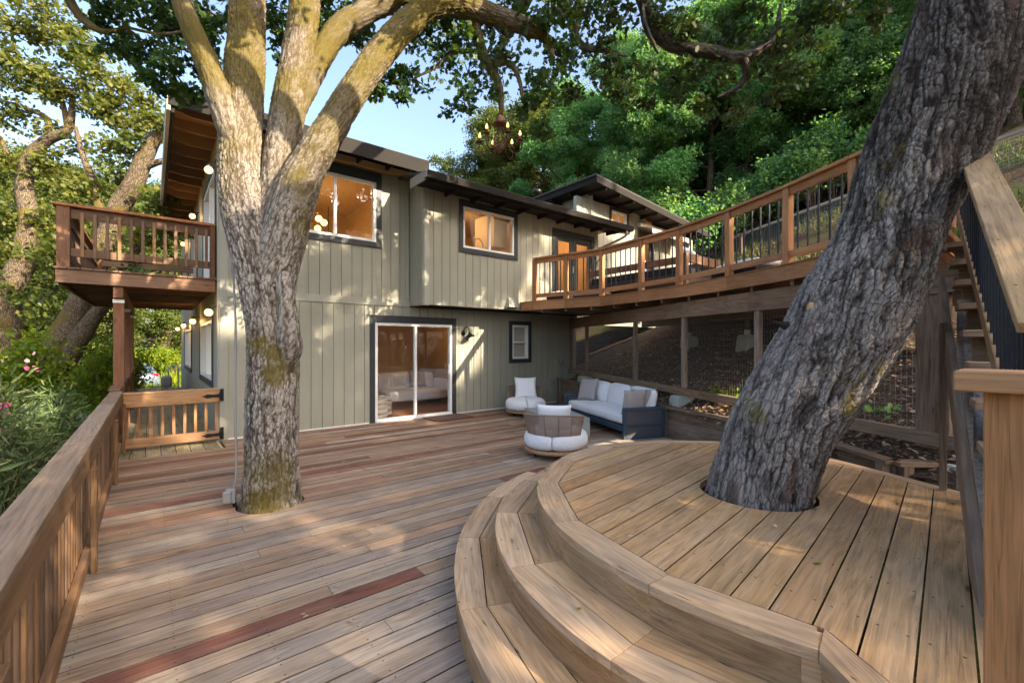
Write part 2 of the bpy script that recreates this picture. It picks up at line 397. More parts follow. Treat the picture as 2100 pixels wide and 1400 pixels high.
T.pbr(c, .95, T.bump(n2, .8, .05), spec=.1); M_SOIL = T.m
T = NT('soil_bank_earth'); g = T.n('ShaderNodeNewGeometry').outputs['Position']
n1 = T.noise(g, 1.1, 5, .7); n2 = T.noise(g, 34, 5, .8); n4 = T.n('ShaderNodeTexVoronoi', {'Vector': g, 'Scale': 26}).outputs['Color']
c = T.ramp(n2, [(.34, (.05, .036, .028)), (.50, (.15, .11, .088)), (.62, (.33, .26, .20)), (.75, (.58, .48, .38))])
c = T.mix(T.rng(n1, .35, .7, 0, .5), c, (.15, .11, .085, 1))
T.pbr(c, .95, T.bump(n2, 1.0, .10), spec=.1); M_BANK = T.m

def grid_mesh(name, X, Y, Zf, mat):
    gx, gy = np.meshgrid(X, Y); V = np.stack([gx.ravel(), gy.ravel(), Zf(gx, gy).ravel()], 1)
    a, b = len(X), len(Y); i = np.arange(a * b).reshape(b, a)
    Fc = np.stack([i[:-1, :-1], i[:-1, 1:], i[1:, 1:], i[1:, :-1]], -1).reshape(-1, 4)
    me = np_mesh(name, V, Fc); me.materials.append(mat); return me
def nz(x, y, sc, amp):
    return (fbm(np.stack([x.ravel() * sc, y.ravel() * sc, 0 * x.ravel() + 3.3], 1), 3).reshape(x.shape) - .45) * amp
ax = np.unique(np.concatenate([np.linspace(-140, -20, 25), np.linspace(-20, 30, 101), np.linspace(30, 180, 31)]))
ay = np.unique(np.concatenate([np.linspace(-80, -12, 18), np.linspace(-12, 30, 85), np.linspace(30, 200, 35)]))
tag(part('ground', grid_mesh('ground', ax, ay, lambda x, y: terr(x, y) + nz(x, y, .35, .25) * np.clip((np.abs(x - 4) + np.abs(y - 8) - 12) / 6, 0, 1), M_SOIL)), kind='structure')
# the earth bank under the upper deck
us = np.linspace(-1.5, 11.5, 150); ss = np.linspace(0, 1, 90)
gu, gs = np.meshgrid(us, ss)
s_lo = np.interp(gu, [-1.5, .2, 4.96, 6.49, 7.97, 8.82, 9.3, 11.5], [-.40, -.40, -.28, -.165, -.205, -.46, -.46, -.46]) + .02
gs = s_lo + (6.2 - s_lo) * gs ** 1.3
bx = SCR0[0] + SCRD[0] * gu + .914 * gs; by = SCR0[1] + SCRD[1] * gu - .406 * gs
bz = bank(bx, by) + nz(bx, by, 1.6, .22) + nz(bx, by, 7, .09)
V = np.stack([bx.ravel(), by.ravel(), bz.ravel()], 1); i = np.arange(gu.size).reshape(gu.shape)
me = np_mesh('soil_bank', V, np.stack([i[:-1, :-1], i[:-1, 1:], i[1:, 1:], i[1:, :-1]], -1).reshape(-1, 4)); me.materials.append(M_BANK)
tag(part('soil_bank', me), kind='structure')
# brick drive beyond the side deck
T = NT('brick_paving'); g = T.n('ShaderNodeNewGeometry').outputs['Position']
br = T.n('ShaderNodeTexBrick', {'Vector': g, 'Color1': (.25, .15, .12, 1), 'Color2': (.33, .22, .18, 1), 'Mortar': (.14, .12, .11, 1), 'Scale': 2.2, 'Mortar Size': .03})
T.pbr(T.mix(T.noise(g, 3, 4), br.outputs[0], (.35, .28, .24, 1)), .85, spec=.2); M_BRICK = T.m
tag(part('driveway', grid_mesh('driveway', np.linspace(-3, 9, 25), np.linspace(21.5, 40, 38), lambda x, y: terr(x, y) + .05 + .04 * np.maximum(x - 1, 0), M_BRICK)), kind='structure')

# ---------------------------------------------------------------- main deck
TREE_A = (.935, 5.01)
def edge_x(y):                                               # right-hand limit of the deck: the retaining wall
    P = [(8.9, 8.79), (8.8, 8.74), (4.4, 6.94), (2.95, 6.42), (1.6, 5.8), (-2, 4.4)]
    for (ya, xa), (yb, xb) in zip(P, P[1:]):
        if y >= yb: return xa + (xb - xa) * (ya - y) / (ya - yb)
    return P[-1][1]
def rand_plank(kind):
    r = random.random()
    if kind == 'near':
        base = random.choice([(.325, .235, .157), (.36, .265, .182), (.295, .20, .13), (.36, .283, .21), (.335, .222, .14), (.315, .247, .186), (.285, .215, .165)])
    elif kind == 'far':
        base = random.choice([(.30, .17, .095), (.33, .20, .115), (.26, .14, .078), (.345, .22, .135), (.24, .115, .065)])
    elif kind == 'red': base = random.choice([(.175, .068, .042), (.16, .075, .05), (.20, .085, .05)])
    elif kind == 'moss': base = random.choice([(.32, .26, .13), (.36, .28, .155), (.33, .26, .15)])
    elif kind == 'step': base = random.choice([(.42, .25, .112), (.45, .275, .13), (.39, .222, .096), (.43, .26, .118)])
    elif kind == 'stepgrey': base = random.choice([(.44, .295, .172), (.41, .265, .15), (.46, .31, .182)])
    elif kind == 'rail': base = random.choice([(.21, .115, .054), (.19, .10, .048), (.225, .125, .06)])
    elif kind == 'darkrail': base = random.choice([(.145, .085, .052), (.16, .095, .058), (.13, .076, .047)])
    elif kind == 'stain': base = random.choice([(.44, .205, .085), (.40, .185, .077), (.46, .215, .09)])
    elif kind == 'rough': base = random.choice([(.20, .135, .085), (.22, .15, .10), (.18, .115, .072)])
    elif kind == 'bleach': base = random.choice([(.26, .18, .115), (.235, .16, .10)])
    k = random.uniform(.9, 1.1)
    return tuple(v * k for v in base)
def strip(ys, xl, xr, circ=None):
    """pieces of a plank whose ends follow xl(y), xr(y), less a round cut-out"""
    L = [(xl(y), y) for y in ys]; Rr = [(xr(y), y) for y in ys]
    if circ is None: return [[L[0]] + Rr + L[:0:-1]]
    cx_, cy_, r = circ; iv = []
    for y in ys:
        q = r * r - (y - cy_) ** 2
        iv.append((cx_ - math.sqrt(q), cx_ + math.sqrt(q)) if q > 1e-6 else None)
    if all(v is None for v in iv) or L[0][0] > cx_ or Rr[0][0] < cx_: return [[L[0]] + Rr + L[:0:-1]]
    if all(iv):
        a = [(v[0], y) for v, y in zip(iv, ys)]; b = [(v[1], y) for v, y in zip(iv, ys)]
        return [[L[0]] + a + L[:0:-1], [b[0]] + Rr + b[:0:-1]]
    if iv[0] is None:                                        # notch in the far edge: mirror
        k = [i for i, v in enumerate(iv) if v][0]
        up = [(iv[i][1], ys[i]) for i in range(len(ys) - 1, k - 1, -1)]; dn = [(iv[i][0], ys[i]) for i in range(k, len(ys))]
        return [[L[0]] + Rr + up + [(cx_, cy_ - r)] + dn + L[:0:-1]]
    k = max(i for i, v in enumerate(iv) if v)
    a = [(iv[i][0], ys[i]) for i in range(0, k + 1)]; b = [(iv[i][1], ys[i]) for i in range(k, -1, -1)]
    return [[L[0]] + a + [(cx_, cy_ + r)] + b + Rr + L[:0:-1]]
def add_strip(name, parent, M0, pts_list, yc, z0, z1, mat, color):
    for pts in pts_list:
        xa = min(p[0] for p in pts)
        me = poly([(x - xa, y - yc) for x, y in pts], z0, z1, .016)  # undercut added so that the plank gaps fall dark
        part(name, me, mat, parent, M0 @ Matrix.Translation((xa, yc, 0)), color)

deck = thing('main_deck', 'wide weathered timber deck of long planks in front of the green house', 'deck', (0, 0, 0))
PW, PG = .134, .0115
C_TOP, C_S2, C_S1 = (3.61, 1.11, 1.92), (3.51, 1.14, 2.12), (4.10, .76, 3.09)
reds = {2.83: (-.5, 1.47), 5.66: (-.5, .75), 6.4: (-.5, .8), 5.85: (1.1, 3.2), 6.25: (1.1, 2.4), 6.85: (1.6, 4.1), 7.3: (1.2, 3.4), 7.75: (2.6, 5.2), 4.2: (3.2, 3.95), 8.5: (2.4, 4.2), 8.1: (4.6, 6.3)}
y = -1.6
while y < 8.78:
    y0, y1 = y, min(y + PW, 8.785); yc = (y0 + y1) / 2
    x0 = -.42 if yc < 8.2 else .90
    def under(yy):
        q = C_S1[2] ** 2 - (yy - C_S1[1]) ** 2
        return C_S1[0] - math.sqrt(q) + .30 if q > 0 else None
    ux = under(yc); xe = min(edge_x(yc), ux if (ux is not None) else 99)
    if ux is not None and yc > 3.2: xe = edge_x(yc)
    brk = [x0]; x = x0 + random.uniform(.9, 5.2)
    red = None
    for ry, rx in reds.items():
        if abs(ry - yc) <= (PW + PG) / 2: red = rx
    if red:
        if red[0] > x0 + .3: brk.append(red[0])
        brk.append(red[1]); x = red[1] + random.uniform(1.2, 3)
    while x < xe - .5: brk.append(x); x += random.uniform(3.0, 5.6)
    brk.append(xe); ys = np.linspace(y0, y1, 6)
    for a, b in zip(brk, brk[1:]):
        if b - a < .1: continue
        isred = red and a >= red[0] - .3 and b <= red[1] + .01
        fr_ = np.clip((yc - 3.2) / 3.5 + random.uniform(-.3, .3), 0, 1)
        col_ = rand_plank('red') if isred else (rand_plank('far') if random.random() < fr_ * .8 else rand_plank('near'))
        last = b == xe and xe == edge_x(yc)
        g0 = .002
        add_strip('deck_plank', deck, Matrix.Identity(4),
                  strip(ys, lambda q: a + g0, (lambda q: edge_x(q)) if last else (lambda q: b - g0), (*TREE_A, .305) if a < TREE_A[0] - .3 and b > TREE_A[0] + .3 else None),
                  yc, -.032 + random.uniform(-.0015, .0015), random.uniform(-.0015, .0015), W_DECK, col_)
    y += PW + PG
for jy in (-1.2, 1.5, 3.5, 6.6, 8.3): board('joist', (-.4, jy, -.13), (edge_x(jy) - .1, jy, -.13), .045, .18, W_ROUGH, deck, rand_plank('rough'))
box('rim_joist', -.46, -.422, -1.6, 8.18, -.25, -.036, W_RAIL, deck, (.16, .10, .06))

# side deck beyond the gate, planks running along the house
sd = thing('side_deck', 'narrow mossy side deck behind the low gate, planks running away along the house', 'deck', (.2, 9, 0))
x = -.42
while x < .86:
    w_ = min(.17, .868 - x)
    cuts = [8.185, random.uniform(11, 14), random.uniform(15.5, 18), 21.2]
    for a, b in zip(cuts, cuts[1:]):
        board('deck_plank', (x + w_ / 2, a + .003, -.020), (x + w_ / 2, b - .003, -.020), w_, .03, W_DECK, sd, rand_plank('moss'))
    x += .178
box('rim_joist', -.44, .86, 21.2, 21.24, -.3, -.036, W_RAIL, sd, (.16, .10, .06))
for q in (-.3, .7):
    for yy in (10, 13.5, 17, 21): box('post', q - .045, q + .045, yy, yy + .09, -2.6, -.037, W_ROUGH, sd, rand_plank('rough'))

# ---------------------------------------------------------------- round platform and curved steps
plat = thing('tree_platform', 'raised timber platform with curved edge around the leaning oak', 'platform', (3.3, 1.4, 0))
TREE_B = (3.36, 1.36)
def arcpt(C, deg, dr=0): return (C[0] + (C[2] + dr) * math.cos(R_(deg)), C[1] + (C[2] + dr) * math.sin(R_(deg)))
def ring_board(C, a0, a1, d0, d1, z0, z1, name, parent, color, mat=None, curved=True, n=8, g=.0016):
    da = math.degrees(g / C[2]) if curved else math.degrees(.0016 / C[2])
    a0, a1 = a0 + da, a1 - da
    if curved: outer = [arcpt(C, a0 + (a1 - a0) * i / n, d0) for i in range(n + 1)]
    else: outer = [arcpt(C, a0, d0), arcpt(C, a1, d0)]
    inner = [arcpt(C, a1, d1), arcpt(C, a0, d1)]
    pts = outer + inner
    am = R_((a0 + a1) / 2); o = arcpt(C, (a0 + a1) / 2, (d0 + d1) / 2)
    Mw = Matrix.Translation((*o, 0)) @ Matrix.Rotation(am + math.pi / 2, 4, 'Z'); Mi = Mw.inverted()
    lp = [tuple((Mi @ Vector((x, y, 0)))[:2]) for x, y in pts]
    return part(name, poly(lp, z0, z1), mat or W_STEP, parent, Mw, color)
def riser(C, a0, a1, dr, z0, z1, parent, color, n=8):
    bm = bmesh.new(); am = R_((a0 + a1) / 2); o = arcpt(C, (a0 + a1) / 2, dr)
    Mw = Matrix.Translation((*o, (z0 + z1) / 2)) @ Matrix.Rotation(am + math.pi / 2, 4, 'Z'); Mi = Mw.inverted(); rows = []
    for i in range(n + 1):
        a = a0 + (a1 - a0) * i / n; r = []
        for d in (dr, dr - .02):
            for z in (z0, z1): r.append(bm.verts.new(Mi @ Vector((*arcpt(C, a, d), z))))
        rows.append(r)
    for A, B in zip(rows, rows[1:]):
        for p, q in ((0, 1), (1, 3), (3, 2), (2, 0)): bm.faces.new((A[p], B[p], B[q], A[q]))
    return part('riser', bm_mesh(bm), W_STEP, parent, Mw, color)
# steps
step_defs = [(C_S1, .18, 16.8, 105.8, 206.6, (0, -.145, -.305, -.75)), (C_S2, .36, 22.3, 91.9, 203.4, (0, -.145, -.36))]
for C, zt, da, aa, ab, rings in step_defs:
    st = thing('curved_step', ('lowest wide curved timber step leading up from the deck' if zt < .2 else 'middle curved timber step just below the round platform'), 'step', (C[0] - C[2], C[1], 0), 0, 'curved steps')
    a = aa
    while a < ab - 1:
        ring_board(C, a, a + da, 0, rings[1], zt - .04, zt + random.uniform(-.001, .001), 'nosing_board', st, rand_plank('stepgrey'))
        for p, q in zip(rings[1:], rings[2:]):
            ring_board(C, a, a + da, p - .007, q, zt - .04, zt + random.uniform(-.0015, .001), 'tread_board', st, rand_plank('step'), curved=False)
        riser(C, a, a + da, -.008, zt - .18 + .002, zt - .041, st, tuple(v * .88 for v in rand_plank('step')))
        a += da
# platform edge
ZP = .54
J = [64.0 + 23.0 * i for i in range(6)] + [197.9]
J = [87.5, 110.5, 133.5, 156.5, 179.4, 197.9]
for a, b in zip(J, J[1:]):
    ring_board(C_TOP, a, b, 0, -.15, ZP - .042, ZP + random.uniform(-.001, .001), 'nosing_board', plat, rand_plank('stepgrey'))
    riser(C_TOP, a, b, -.010, ZP - .18 + .002, ZP - .043, plat, tuple(v * .86 for v in rand_plank('step')))
corner = arcpt(C_TOP, 197.9); cin = arcpt(C_TOP, 197.9, -.15); NEW = (1.40, .06)
# short straight edge from the corner to the newel
dv = Vector((NEW[0] - corner[0], NEW[1] - corner[1])); dv.normalize(); nv = Vector((-dv.y, dv.x))
def plank_poly(name, parent, pts, z0, z1, mat, color, ang):
    o = np.mean(pts, 0); Mw = Matrix.Translation((*o, 0)) @ Matrix.Rotation(ang, 4, 'Z'); Mi = Mw.inverted()
    return part(name, poly([tuple((Mi @ Vector((x, y, 0)))[:2]) for x, y in pts], z0, z1), mat, parent, Mw, color)
e0 = (corner[0] - dv.x * -.003, corner[1] + dv.y * .003); ci2 = (cin[0] + .01, cin[1] - .02)
e1 = NEW; e1i = (NEW[0] + nv.x * .16, NEW[1] + nv.y * .16)
plank_poly('nosing_board', plat, [e0, e1, e1i, (ci2[0], ci2[1])], ZP - .042, ZP, W_STEP, rand_plank('stepgrey'), math.atan2(dv.y, dv.x))
rz_ = [(e0[0] + nv.x * .01, e0[1] + nv.y * .01), (e1[0] + nv.x * .01, e1[1] + nv.y * .01), (e1[0] + nv.x * .03, e1[1] + nv.y * .03), (e0[0] + nv.x * .03, e0[1] + nv.y * .03)]
plank_poly('riser', plat, rz_, .0, ZP - .043, W_STEP, rand_plank('step'), math.atan2(dv.y, dv.x))
# far edge boards
far_out = [arcpt(C_TOP, 87.5), (4.35, 2.80), (4.80, 2.35), (4.93, 1.39), (4.47, .37)]
cen = Vector((3.5, 1.3))
far_in = []
for (x, y) in far_out:
    d_ = (cen - Vector((x, y))).normalized(); far_in.append((x + d_.x * .13, y + d_.y * .13))
for i in range(4):
    p, q, r, s_ = far_out[i], far_out[i + 1], far_in[i + 1], far_in[i]
    plank_poly('edge_board', plat, [q, p, s_, r], ZP - .042, ZP, W_STEP, rand_plank('stepgrey'), math.atan2(p[1] - q[1], p[0] - q[0]))
    d_ = Vector((p[0] - q[0], p[1] - q[1])).normalized(); n_ = Vector((-d_.y, d_.x)) * -.01
    plank_poly('riser', plat, [(q[0] - n_.x, q[1] - n_.y), (p[0] - n_.x, p[1] - n_.y), (p[0] - 3 * n_.x, p[1] - 3 * n_.y), (q[0] - 3 * n_.x, q[1] - 3 * n_.y)], 0, ZP - .043, W_STEP, rand_plank('rough'), math.atan2(d_.y, d_.x))
# floor planks: rows turned 6.4 degrees, cut to the outline
ANG = R_(6.4)
outline = [arcpt(C_TOP, a, -.157) for a in J] + [(ci2[0] + .006, ci2[1] - .004), (e1i[0] + .006, e1i[1]), (NEW[0] + .10, .02), (1.85, .125), (4.40, .375)] + [(x - .006, y - .004) for x, y in far_in[::-1]][1:-1]
rot = lambda p, a: (p[0] * math.cos(a) - p[1] * math.sin(a), p[0] * math.sin(a) + p[1] * math.cos(a))
OL = [rot(p, -ANG) for p in outline]
def span(yq):
    xs = []
    for (xa, ya), (xb, yb) in zip(OL, OL[1:] + OL[:1]):
        if (ya <= yq < yb) or (yb <= yq < ya): xs.append(xa + (xb - xa) * (yq - ya) / (yb - ya))
    return (min(xs), max(xs)) if len(xs) >= 2 else None
tb = rot(TREE_B, -ANG); ymin, ymax = min(p[1] for p in OL), max(p[1] for p in OL)
y = ymin + .002
MR = Matrix.Rotation(ANG, 4, 'Z')
while y < ymax - .02:
    y1 = min(y + .1372, ymax - .002); ys = np.linspace(y, y1, 6)
    sp_ = [span(q) for q in ys]
    if all(sp_):
        xl = lambda q: span(q)[0]; xr = lambda q: span(q)[1]
        add_strip('deck_plank', plat, MR, strip(ys, xl, xr, (tb[0], tb[1], .375)), (y + y1) / 2, ZP - .04, ZP + random.uniform(-.003, .0), W_STEP, rand_plank('step'))
    y += .1445
board('leak_stop_board', (1.5, .06, .26), (4.44, .352, .26), .02, .46, W_ROUGH, plat, rand_plank('rough'))  # panel added to keep sun from leaking in under the planks
ob = Vector((math.cos(R_(197.9)), math.sin(R_(197.9)))); tb2 = Vector((-ob.y, ob.x)); cb = Vector(corner)
plank_poly('corner_block', plat, [tuple(cb - ob * d0 + tb2 * d1) for d0, d1 in ((.006, -.05), (.006, .05), (.13, .05), (.13, -.05))], .0, ZP - .005, W_STEP, rand_plank('step'), math.atan2(tb2.y, tb2.x))
for yy in (.5, 1.0, 2.0, 2.5): board('joist', (C_TOP[0] - math.sqrt(C_TOP[2] ** 2 - (yy - C_TOP[1]) ** 2) + .12, yy, ZP - .14), (4.35, yy, ZP - .14), .04, .18, W_ROUGH, plat, rand_plank('rough'))

# ---------------------------------------------------------------- the house
class Fr:
    def __init__(s, o, u, n): s.o, s.u, s.n = Vector(o), Vector(u), Vector(n)
    def P(s, u, z, d=0): return s.o + s.u * u + s.n * d + Vector((0, 0, z))
def fbox(name, fr, u0, u1, z0, z1, d0, d1, mat, parent, color=None, ch=.003):
    c = fr.P((u0 + u1) / 2, (z0 + z1) / 2, (d0 + d1) / 2); lu, lz, ld = u1 - u0, z1 - z0, d1 - d0
    if lz >= lu: M_ = axes(c, (0, 0, 1), fr.u, Vector((0, 0, 1)).cross(fr.u)); me = boxmesh(lz, lu, ld, mat, ch)
    else: M_ = axes(c, fr.u, (0, 0, 1), fr.u.cross(Vector((0, 0, 1)))); me = boxmesh(lu, lz, ld, mat, ch)
    return part(name, me, mat, parent, M_, color)
def holes_grid(u0, u1, z0, z1, ops, us):
    """z spans of each column between the breaks us, less the openings"""
    for a, b in zip(us, us[1:]):
        m = (a + b) / 2; zs = [(z0, z1)]
        for (p, q, r, t) in ops:
            if p < m < q:
                nz_ = []
                for (c, d) in zs:
                    if t <= c or r >= d: nz_.append((c, d)); continue
                    if r > c: nz_.append((c, r))
                    if t < d: nz_.append((t, d))
                zs = nz_
        for c, d in zs: yield a, b, c, d
house = thing('house', 'two-storey sage green timber house with dark trimmed white windows and lit rooms', 'house', (.9, 8.8, 0))
def wall(name, fr, u0, u1, z0, z1, ops=(), pitch=.203, off=0.0, mat=P_SIDING):
    bm = bmesh.new(); us = sorted({u0, u1, *[o for q in ops for o in q[:2]]})
    for a, b, c, d in holes_grid(u0, u1, z0, z1, ops, us):
        p, q = fr.P(a, c, -.024), fr.P(b, d, -.12)
        bm_box(bm, min(p.x, q.x), max(p.x, q.x), min(p.y, q.y), max(p.y, q.y), c, d)
    wl = part(name, bm_mesh(bm), mat, house)
    grid = [u0] + [g for g in np.arange(math.ceil((u0 - off) / pitch) * pitch + off, u1, pitch) if u0 + .02 < g < u1 - .02] + [u1]
    us = sorted({*grid, *[o for q in ops for o in q[:2] if u0 < o < u1]})
    for a, b, c, d in holes_grid(u0, u1, z0, z1, ops, us):
        ga = .0045 if a in grid else 0; gb = .0045 if b in grid else 0
        if b - ga - gb - a < .01: continue
        fbox('siding_board', fr, a + ga, b - gb, c, d, -.024, 0, mat, wl, ch=.002)
    return wl
def window(fr, u0, u1, z0, z1, mull=(), cas=.10, horiz=(), gl=None, white=.05, name='window', door=False, top=.10):
    gl = gl or M_GLASS; bm = bmesh.new()
    def fb(a, b, c, d, e, f):
        p, q = fr.P(a, c, e), fr.P(b, d, f); bm_box(bm, min(p.x, q.x), max(p.x, q.x), min(p.y, q.y), max(p.y, q.y), c, d)
    fb(u0 - cas, u0, z0 - (0 if door else cas), z1 + top, -.02, .022); fb(u1, u1 + cas, z0 - (0 if door else cas), z1 + top, -.02, .022)
    fb(u0, u1, z1, z1 + top, -.02, .022)
    if not door: fb(u0, u1, z0 - cas, z0, -.02, .030)
    wn = part(name, bm_mesh(bm), P_DARK, house)
    fw = white
    for a, b, c, d in ((u0, u1, z1 - fw, z1), (u0, u1, z0, z0 + fw), (u0, u0 + fw, z0 + fw, z1 - fw), (u1 - fw, u1, z0 + fw, z1 - fw)):
        fbox('frame', fr, a, b, c, d, -.09, .010, P_WHITE, wn)
    us = [u0 + fw] + [m for m in mull] + [u1 - fw]
    for m in mull: fbox('mullion', fr, m - .026, m + .026, z0 + fw, z1 - fw, -.07, .002, P_WHITE, wn)
    for a, b in zip(us, us[1:]):
        a_ = a + (.026 if a in mull else 0); b_ = b - (.026 if b in mull else 0)
        zs = [z0 + fw, *horiz, z1 - fw]
        for h_ in horiz: fbox('mullion', fr, a_, b_, h_ - .022, h_ + .022, -.07, 0, P_WHITE, wn)
        for c, d in zip(zs, zs[1:]):
            cc = c + (.022 if c in horiz else 0); dd = d - (.022 if d in horiz else 0)
            fbox('pane', fr, a_, b_, cc, dd, -.048, -.042, gl, wn, ch=0)
    return wn
FYW, BYW, WYW = 8.8, 8.15, 9.0
FF = Fr((0, FYW, 0), (1, 0, 0), (0, -1, 0)); FB = Fr((0, BYW, 0), (1, 0, 0), (0, -1, 0)); FW = Fr((0, WYW, 0), (1, 0, 0), (0, -1, 0))
FS = Fr((.88, 0, 0), (0, 1, 0), (-1, 0, 0)); FBL = Fr((4.31, 0, 0), (0, 1, 0), (-1, 0, 0)); FWL = Fr((10.4, 0, 0), (0, 1, 0), (-1, 0, 0))
SLD = (3.54, 5.37, .0, 2.05); SWN = (7.15, 7.70, 1.23, 2.10); UWN = (1.98, 3.57, 3.68, 4.90); BWN = (5.25, 6.68, 3.70, 4.60); FRD = (8.05, 9.46, 2.62, 4.45)
wall('lower_front_wall', FF, .88, 9.55, -.03, 2.40, [SLD, SWN], off=.08)
wall('upper_front_wall', FF, .88, 4.31, 2.541, 5.14, [UWN], off=.03)
wall('bay_front_wall', FB, 4.31, 9.75, 2.42, 4.80, [BWN, FRD], off=.05, pitch=.195)
wall('bay_side_wall', FBL, BYW + .001, FYW, 2.42, 5.0, pitch=.11)
fbox('belt_board', FF, .88, 4.305, 2.40, 2.54, -.02, .022, P_TRIM, house)
box('bay_floor', 4.335, 9.74, BYW + .03, FYW + .2, 2.425, 2.50, P_FASC, house)
for fr, a, b, z0, z1, dd in ((FF, .876, 1.0, -.03, 5.14, .026), (FS, FYW + .002, FYW + .13, -.4, 5.14, .026), (FB, 4.306, 4.42, 2.40, 4.86, .024), (FBL, BYW + .003, BYW + .10, 2.40, 4.9, .024), (FF, 4.21, 4.285, 2.56, 5.1, .02), (FWL, WYW + .002, WYW + .1, 4.6, 6.2, .02), (FW, 10.39, 10.5, 4.6, 6.15, .02)):
    fbox('corner_board', fr, a, b, z0, z1, -.015, dd, P_TRIM, house)
sl_ = window(FF, *SLD, mull=(4.46,), cas=.105, white=.06, name='sliding_door', door=True, top=.15)
fbox('track', FF, 3.55, 5.36, .0, .035, .012, .05, P_WHITE, sl_)
fbox('handle', FF, 5.26, 5.285, .92, 1.16, .012, .045, P_WHITE, sl_)
window(FF, *SWN, cas=.10, horiz=(1.66,), white=.055)
window(FF, *UWN, mull=(2.76,), cas=.11, white=.055, top=.2)
window(FB, *BWN, mull=(5.98,), cas=.105, white=.05, top=.14)
# French doors to the upper deck
fd = window(FB, *FRD, cas=.11, white=.0, mull=(), name='french_door', door=True, top=.13) if False else None
bm = bmesh.new()
def fb2(a, b, c, d, e=-.03, f=.024):
    p, q = FB.P(a, c, e), FB.P(b, d, f); bm_box(bm, min(p.x, q.x), max(p.x, q.x), min(p.y, q.y), max(p.y, q.y), c, d)
fb2(FRD[0] - .1, FRD[0], 2.42, 4.58); fb2(FRD[1], FRD[1] + .1, 2.42, 4.58); fb2(FRD[0], FRD[1], FRD[3], 4.58); fb2(FRD[0], FRD[1], 2.42, 2.62)
fd = part('french_door', bm_mesh(bm), P_DARK, house)
mid = (FRD[0] + FRD[1]) / 2
for a, b in ((FRD[0] + .01, mid - .004), (mid + .004, FRD[1] - .01)):
    for p, q, r, t in ((a, a + .13, 2.63, 4.44), (b - .13, b, 2.63, 4.44), (a + .13, b - .13, 4.30, 4.44), (a + .13, b - .13, 2.63, 2.86)):
        fbox('stile', FB, p, q, r, t, -.06, -.02, P_DARK, fd)
    fbox('pane', FB, a + .13, b - .13, 2.86, 4.30, -.045, -.038, M_GLASS, fd, ch=0)
fbox('handle', FB, mid - .05, mid - .03, 3.5, 3.68, -.02, .02, M_GALV, fd)
# the wing behind the upper deck
WWN = (11.40, 12.20, 5.34, 5.90); WDR = (12.95, 13.65, 2.62, 5.35)
wall('wing_front_wall', FW, 9.78, 13.3, 2.2, 6.02, [WWN, (12.95, 13.3, 2.62, 5.35)], off=.06)
wall('wing_end_wall', FW, 13.3, 16.4, 2.2, 5.72, [(13.3, 13.65, 2.62, 5.35)], off=.06)
wall('wing_side_wall', FWL, WYW + .001, 14.5, 4.4, 6.22, pitch=.203)
window(FW, *WWN, mull=(11.80,), cas=.10, white=.05)
bm = bmesh.new()
def fb3(a, b, c, d, e=-.03, f=.024):
    p, q = FW.P(a, c, e), FW.P(b, d, f); bm_box(bm, min(p.x, q.x), max(p.x, q.x), min(p.y, q.y), max(p.y, q.y), c, d)
fb3(12.85, 12.95, 2.3, 5.5); fb3(13.65, 13.75, 2.3, 5.5); fb3(12.95, 13.65, 5.35, 5.5)
wd = part('wing_door', bm_mesh(bm), P_DARK, house)
for p, q, r, t in ((12.96, 13.08, 2.63, 5.34), (13.52, 13.64, 2.63, 5.34), (13.08, 13.52, 5.2, 5.34), (13.08, 13.52, 2.63, 2.9)): fbox('stile', FW, p, q, r, t, -.06, -.02, P_DARK, wd)
fbox('pane', FW, 13.08, 13.52, 2.9, 5.2, -.045, -.038, M_GLASS, wd, ch=0)
fbox('handle', FW, 13.55, 13.58, 3.5, 3.8, -.02, .03, M_GALV, wd)
# side wall, seen at a glancing angle beyond the gate
SW1 = (9.85, 12.45, .92, 2.06); SW2 = (15.3, 18.4, .92, 2.06); SU1 = (9.35, 11.6, 2.78, 4.72); SU2 = (13.4, 15.6, 2.78, 4.72)
wall('side_wall', FS, FYW + .003, 21.0, -.5, 5.14, [SW1, SW2, SU1, SU2], pitch=.406)
window(FS, *SW1, mull=(11.15,), cas=.11, white=.06, gl=M_GLASSB); window(FS, *SW2, mull=(16.85,), cas=.11, white=.06, gl=M_GLASSB)
window(FS, *SU1, mull=(10.45,), cas=.11, white=.06, gl=M_GLASSB, name='balcony_door', door=True); window(FS, *SU2, mull=(14.5,), cas=.11, white=.06, gl=M_GLASSB)
# roofs
rf = part('main_roof', boxmesh(4.28, 10.9, .03, M_ROOF), M_ROOF, house, Matrix.Translation((2.335, 13.69, 5.395)))
fbox('fascia', Fr((0, 8.22, 0), (1, 0, 0), (0, -1, 0)), .19, 4.46, 5.11, 5.385, -.02, .018, P_FASC, rf)
fbox('barge_board', Fr((.20, 0, 0), (0, 1, 0), (-1, 0, 0)), 8.215, 19.1, 5.03, 5.385, -.02, .03, P_TRIM, rf)
fbox('barge_lining', Fr((.225, 0, 0), (0, 1, 0), (1, 0, 0)), 8.245, 19.1, 5.02, 5.34, 0, .045, P_FASC, rf)
box('soffit', .275, .90, 8.25, 19.0, 5.345, 5.375, P_SOFF, rf)
box('soffit', .905, 4.42, 8.25, 8.82, 5.345, 5.375, P_FASC, rf)
box('ceiling', .9, 4.4, 8.86, 19.0, 5.20, 5.33, M_INT, rf)
bm = bmesh.new()
pr = [(.0, .0), (.22, -.055), (.62, -.055), (.62, .12), (0, .12)]
a = [bm.verts.new((x, -.02, z)) for x, z in pr]; b = [bm.verts.new((x, .02, z)) for x, z in pr]
bm.faces.new(a); bm.faces.new(b[::-1])
for i in range(5): bm.faces.new((a[i], a[(i + 1) % 5], b[(i + 1) % 5], b[i]))
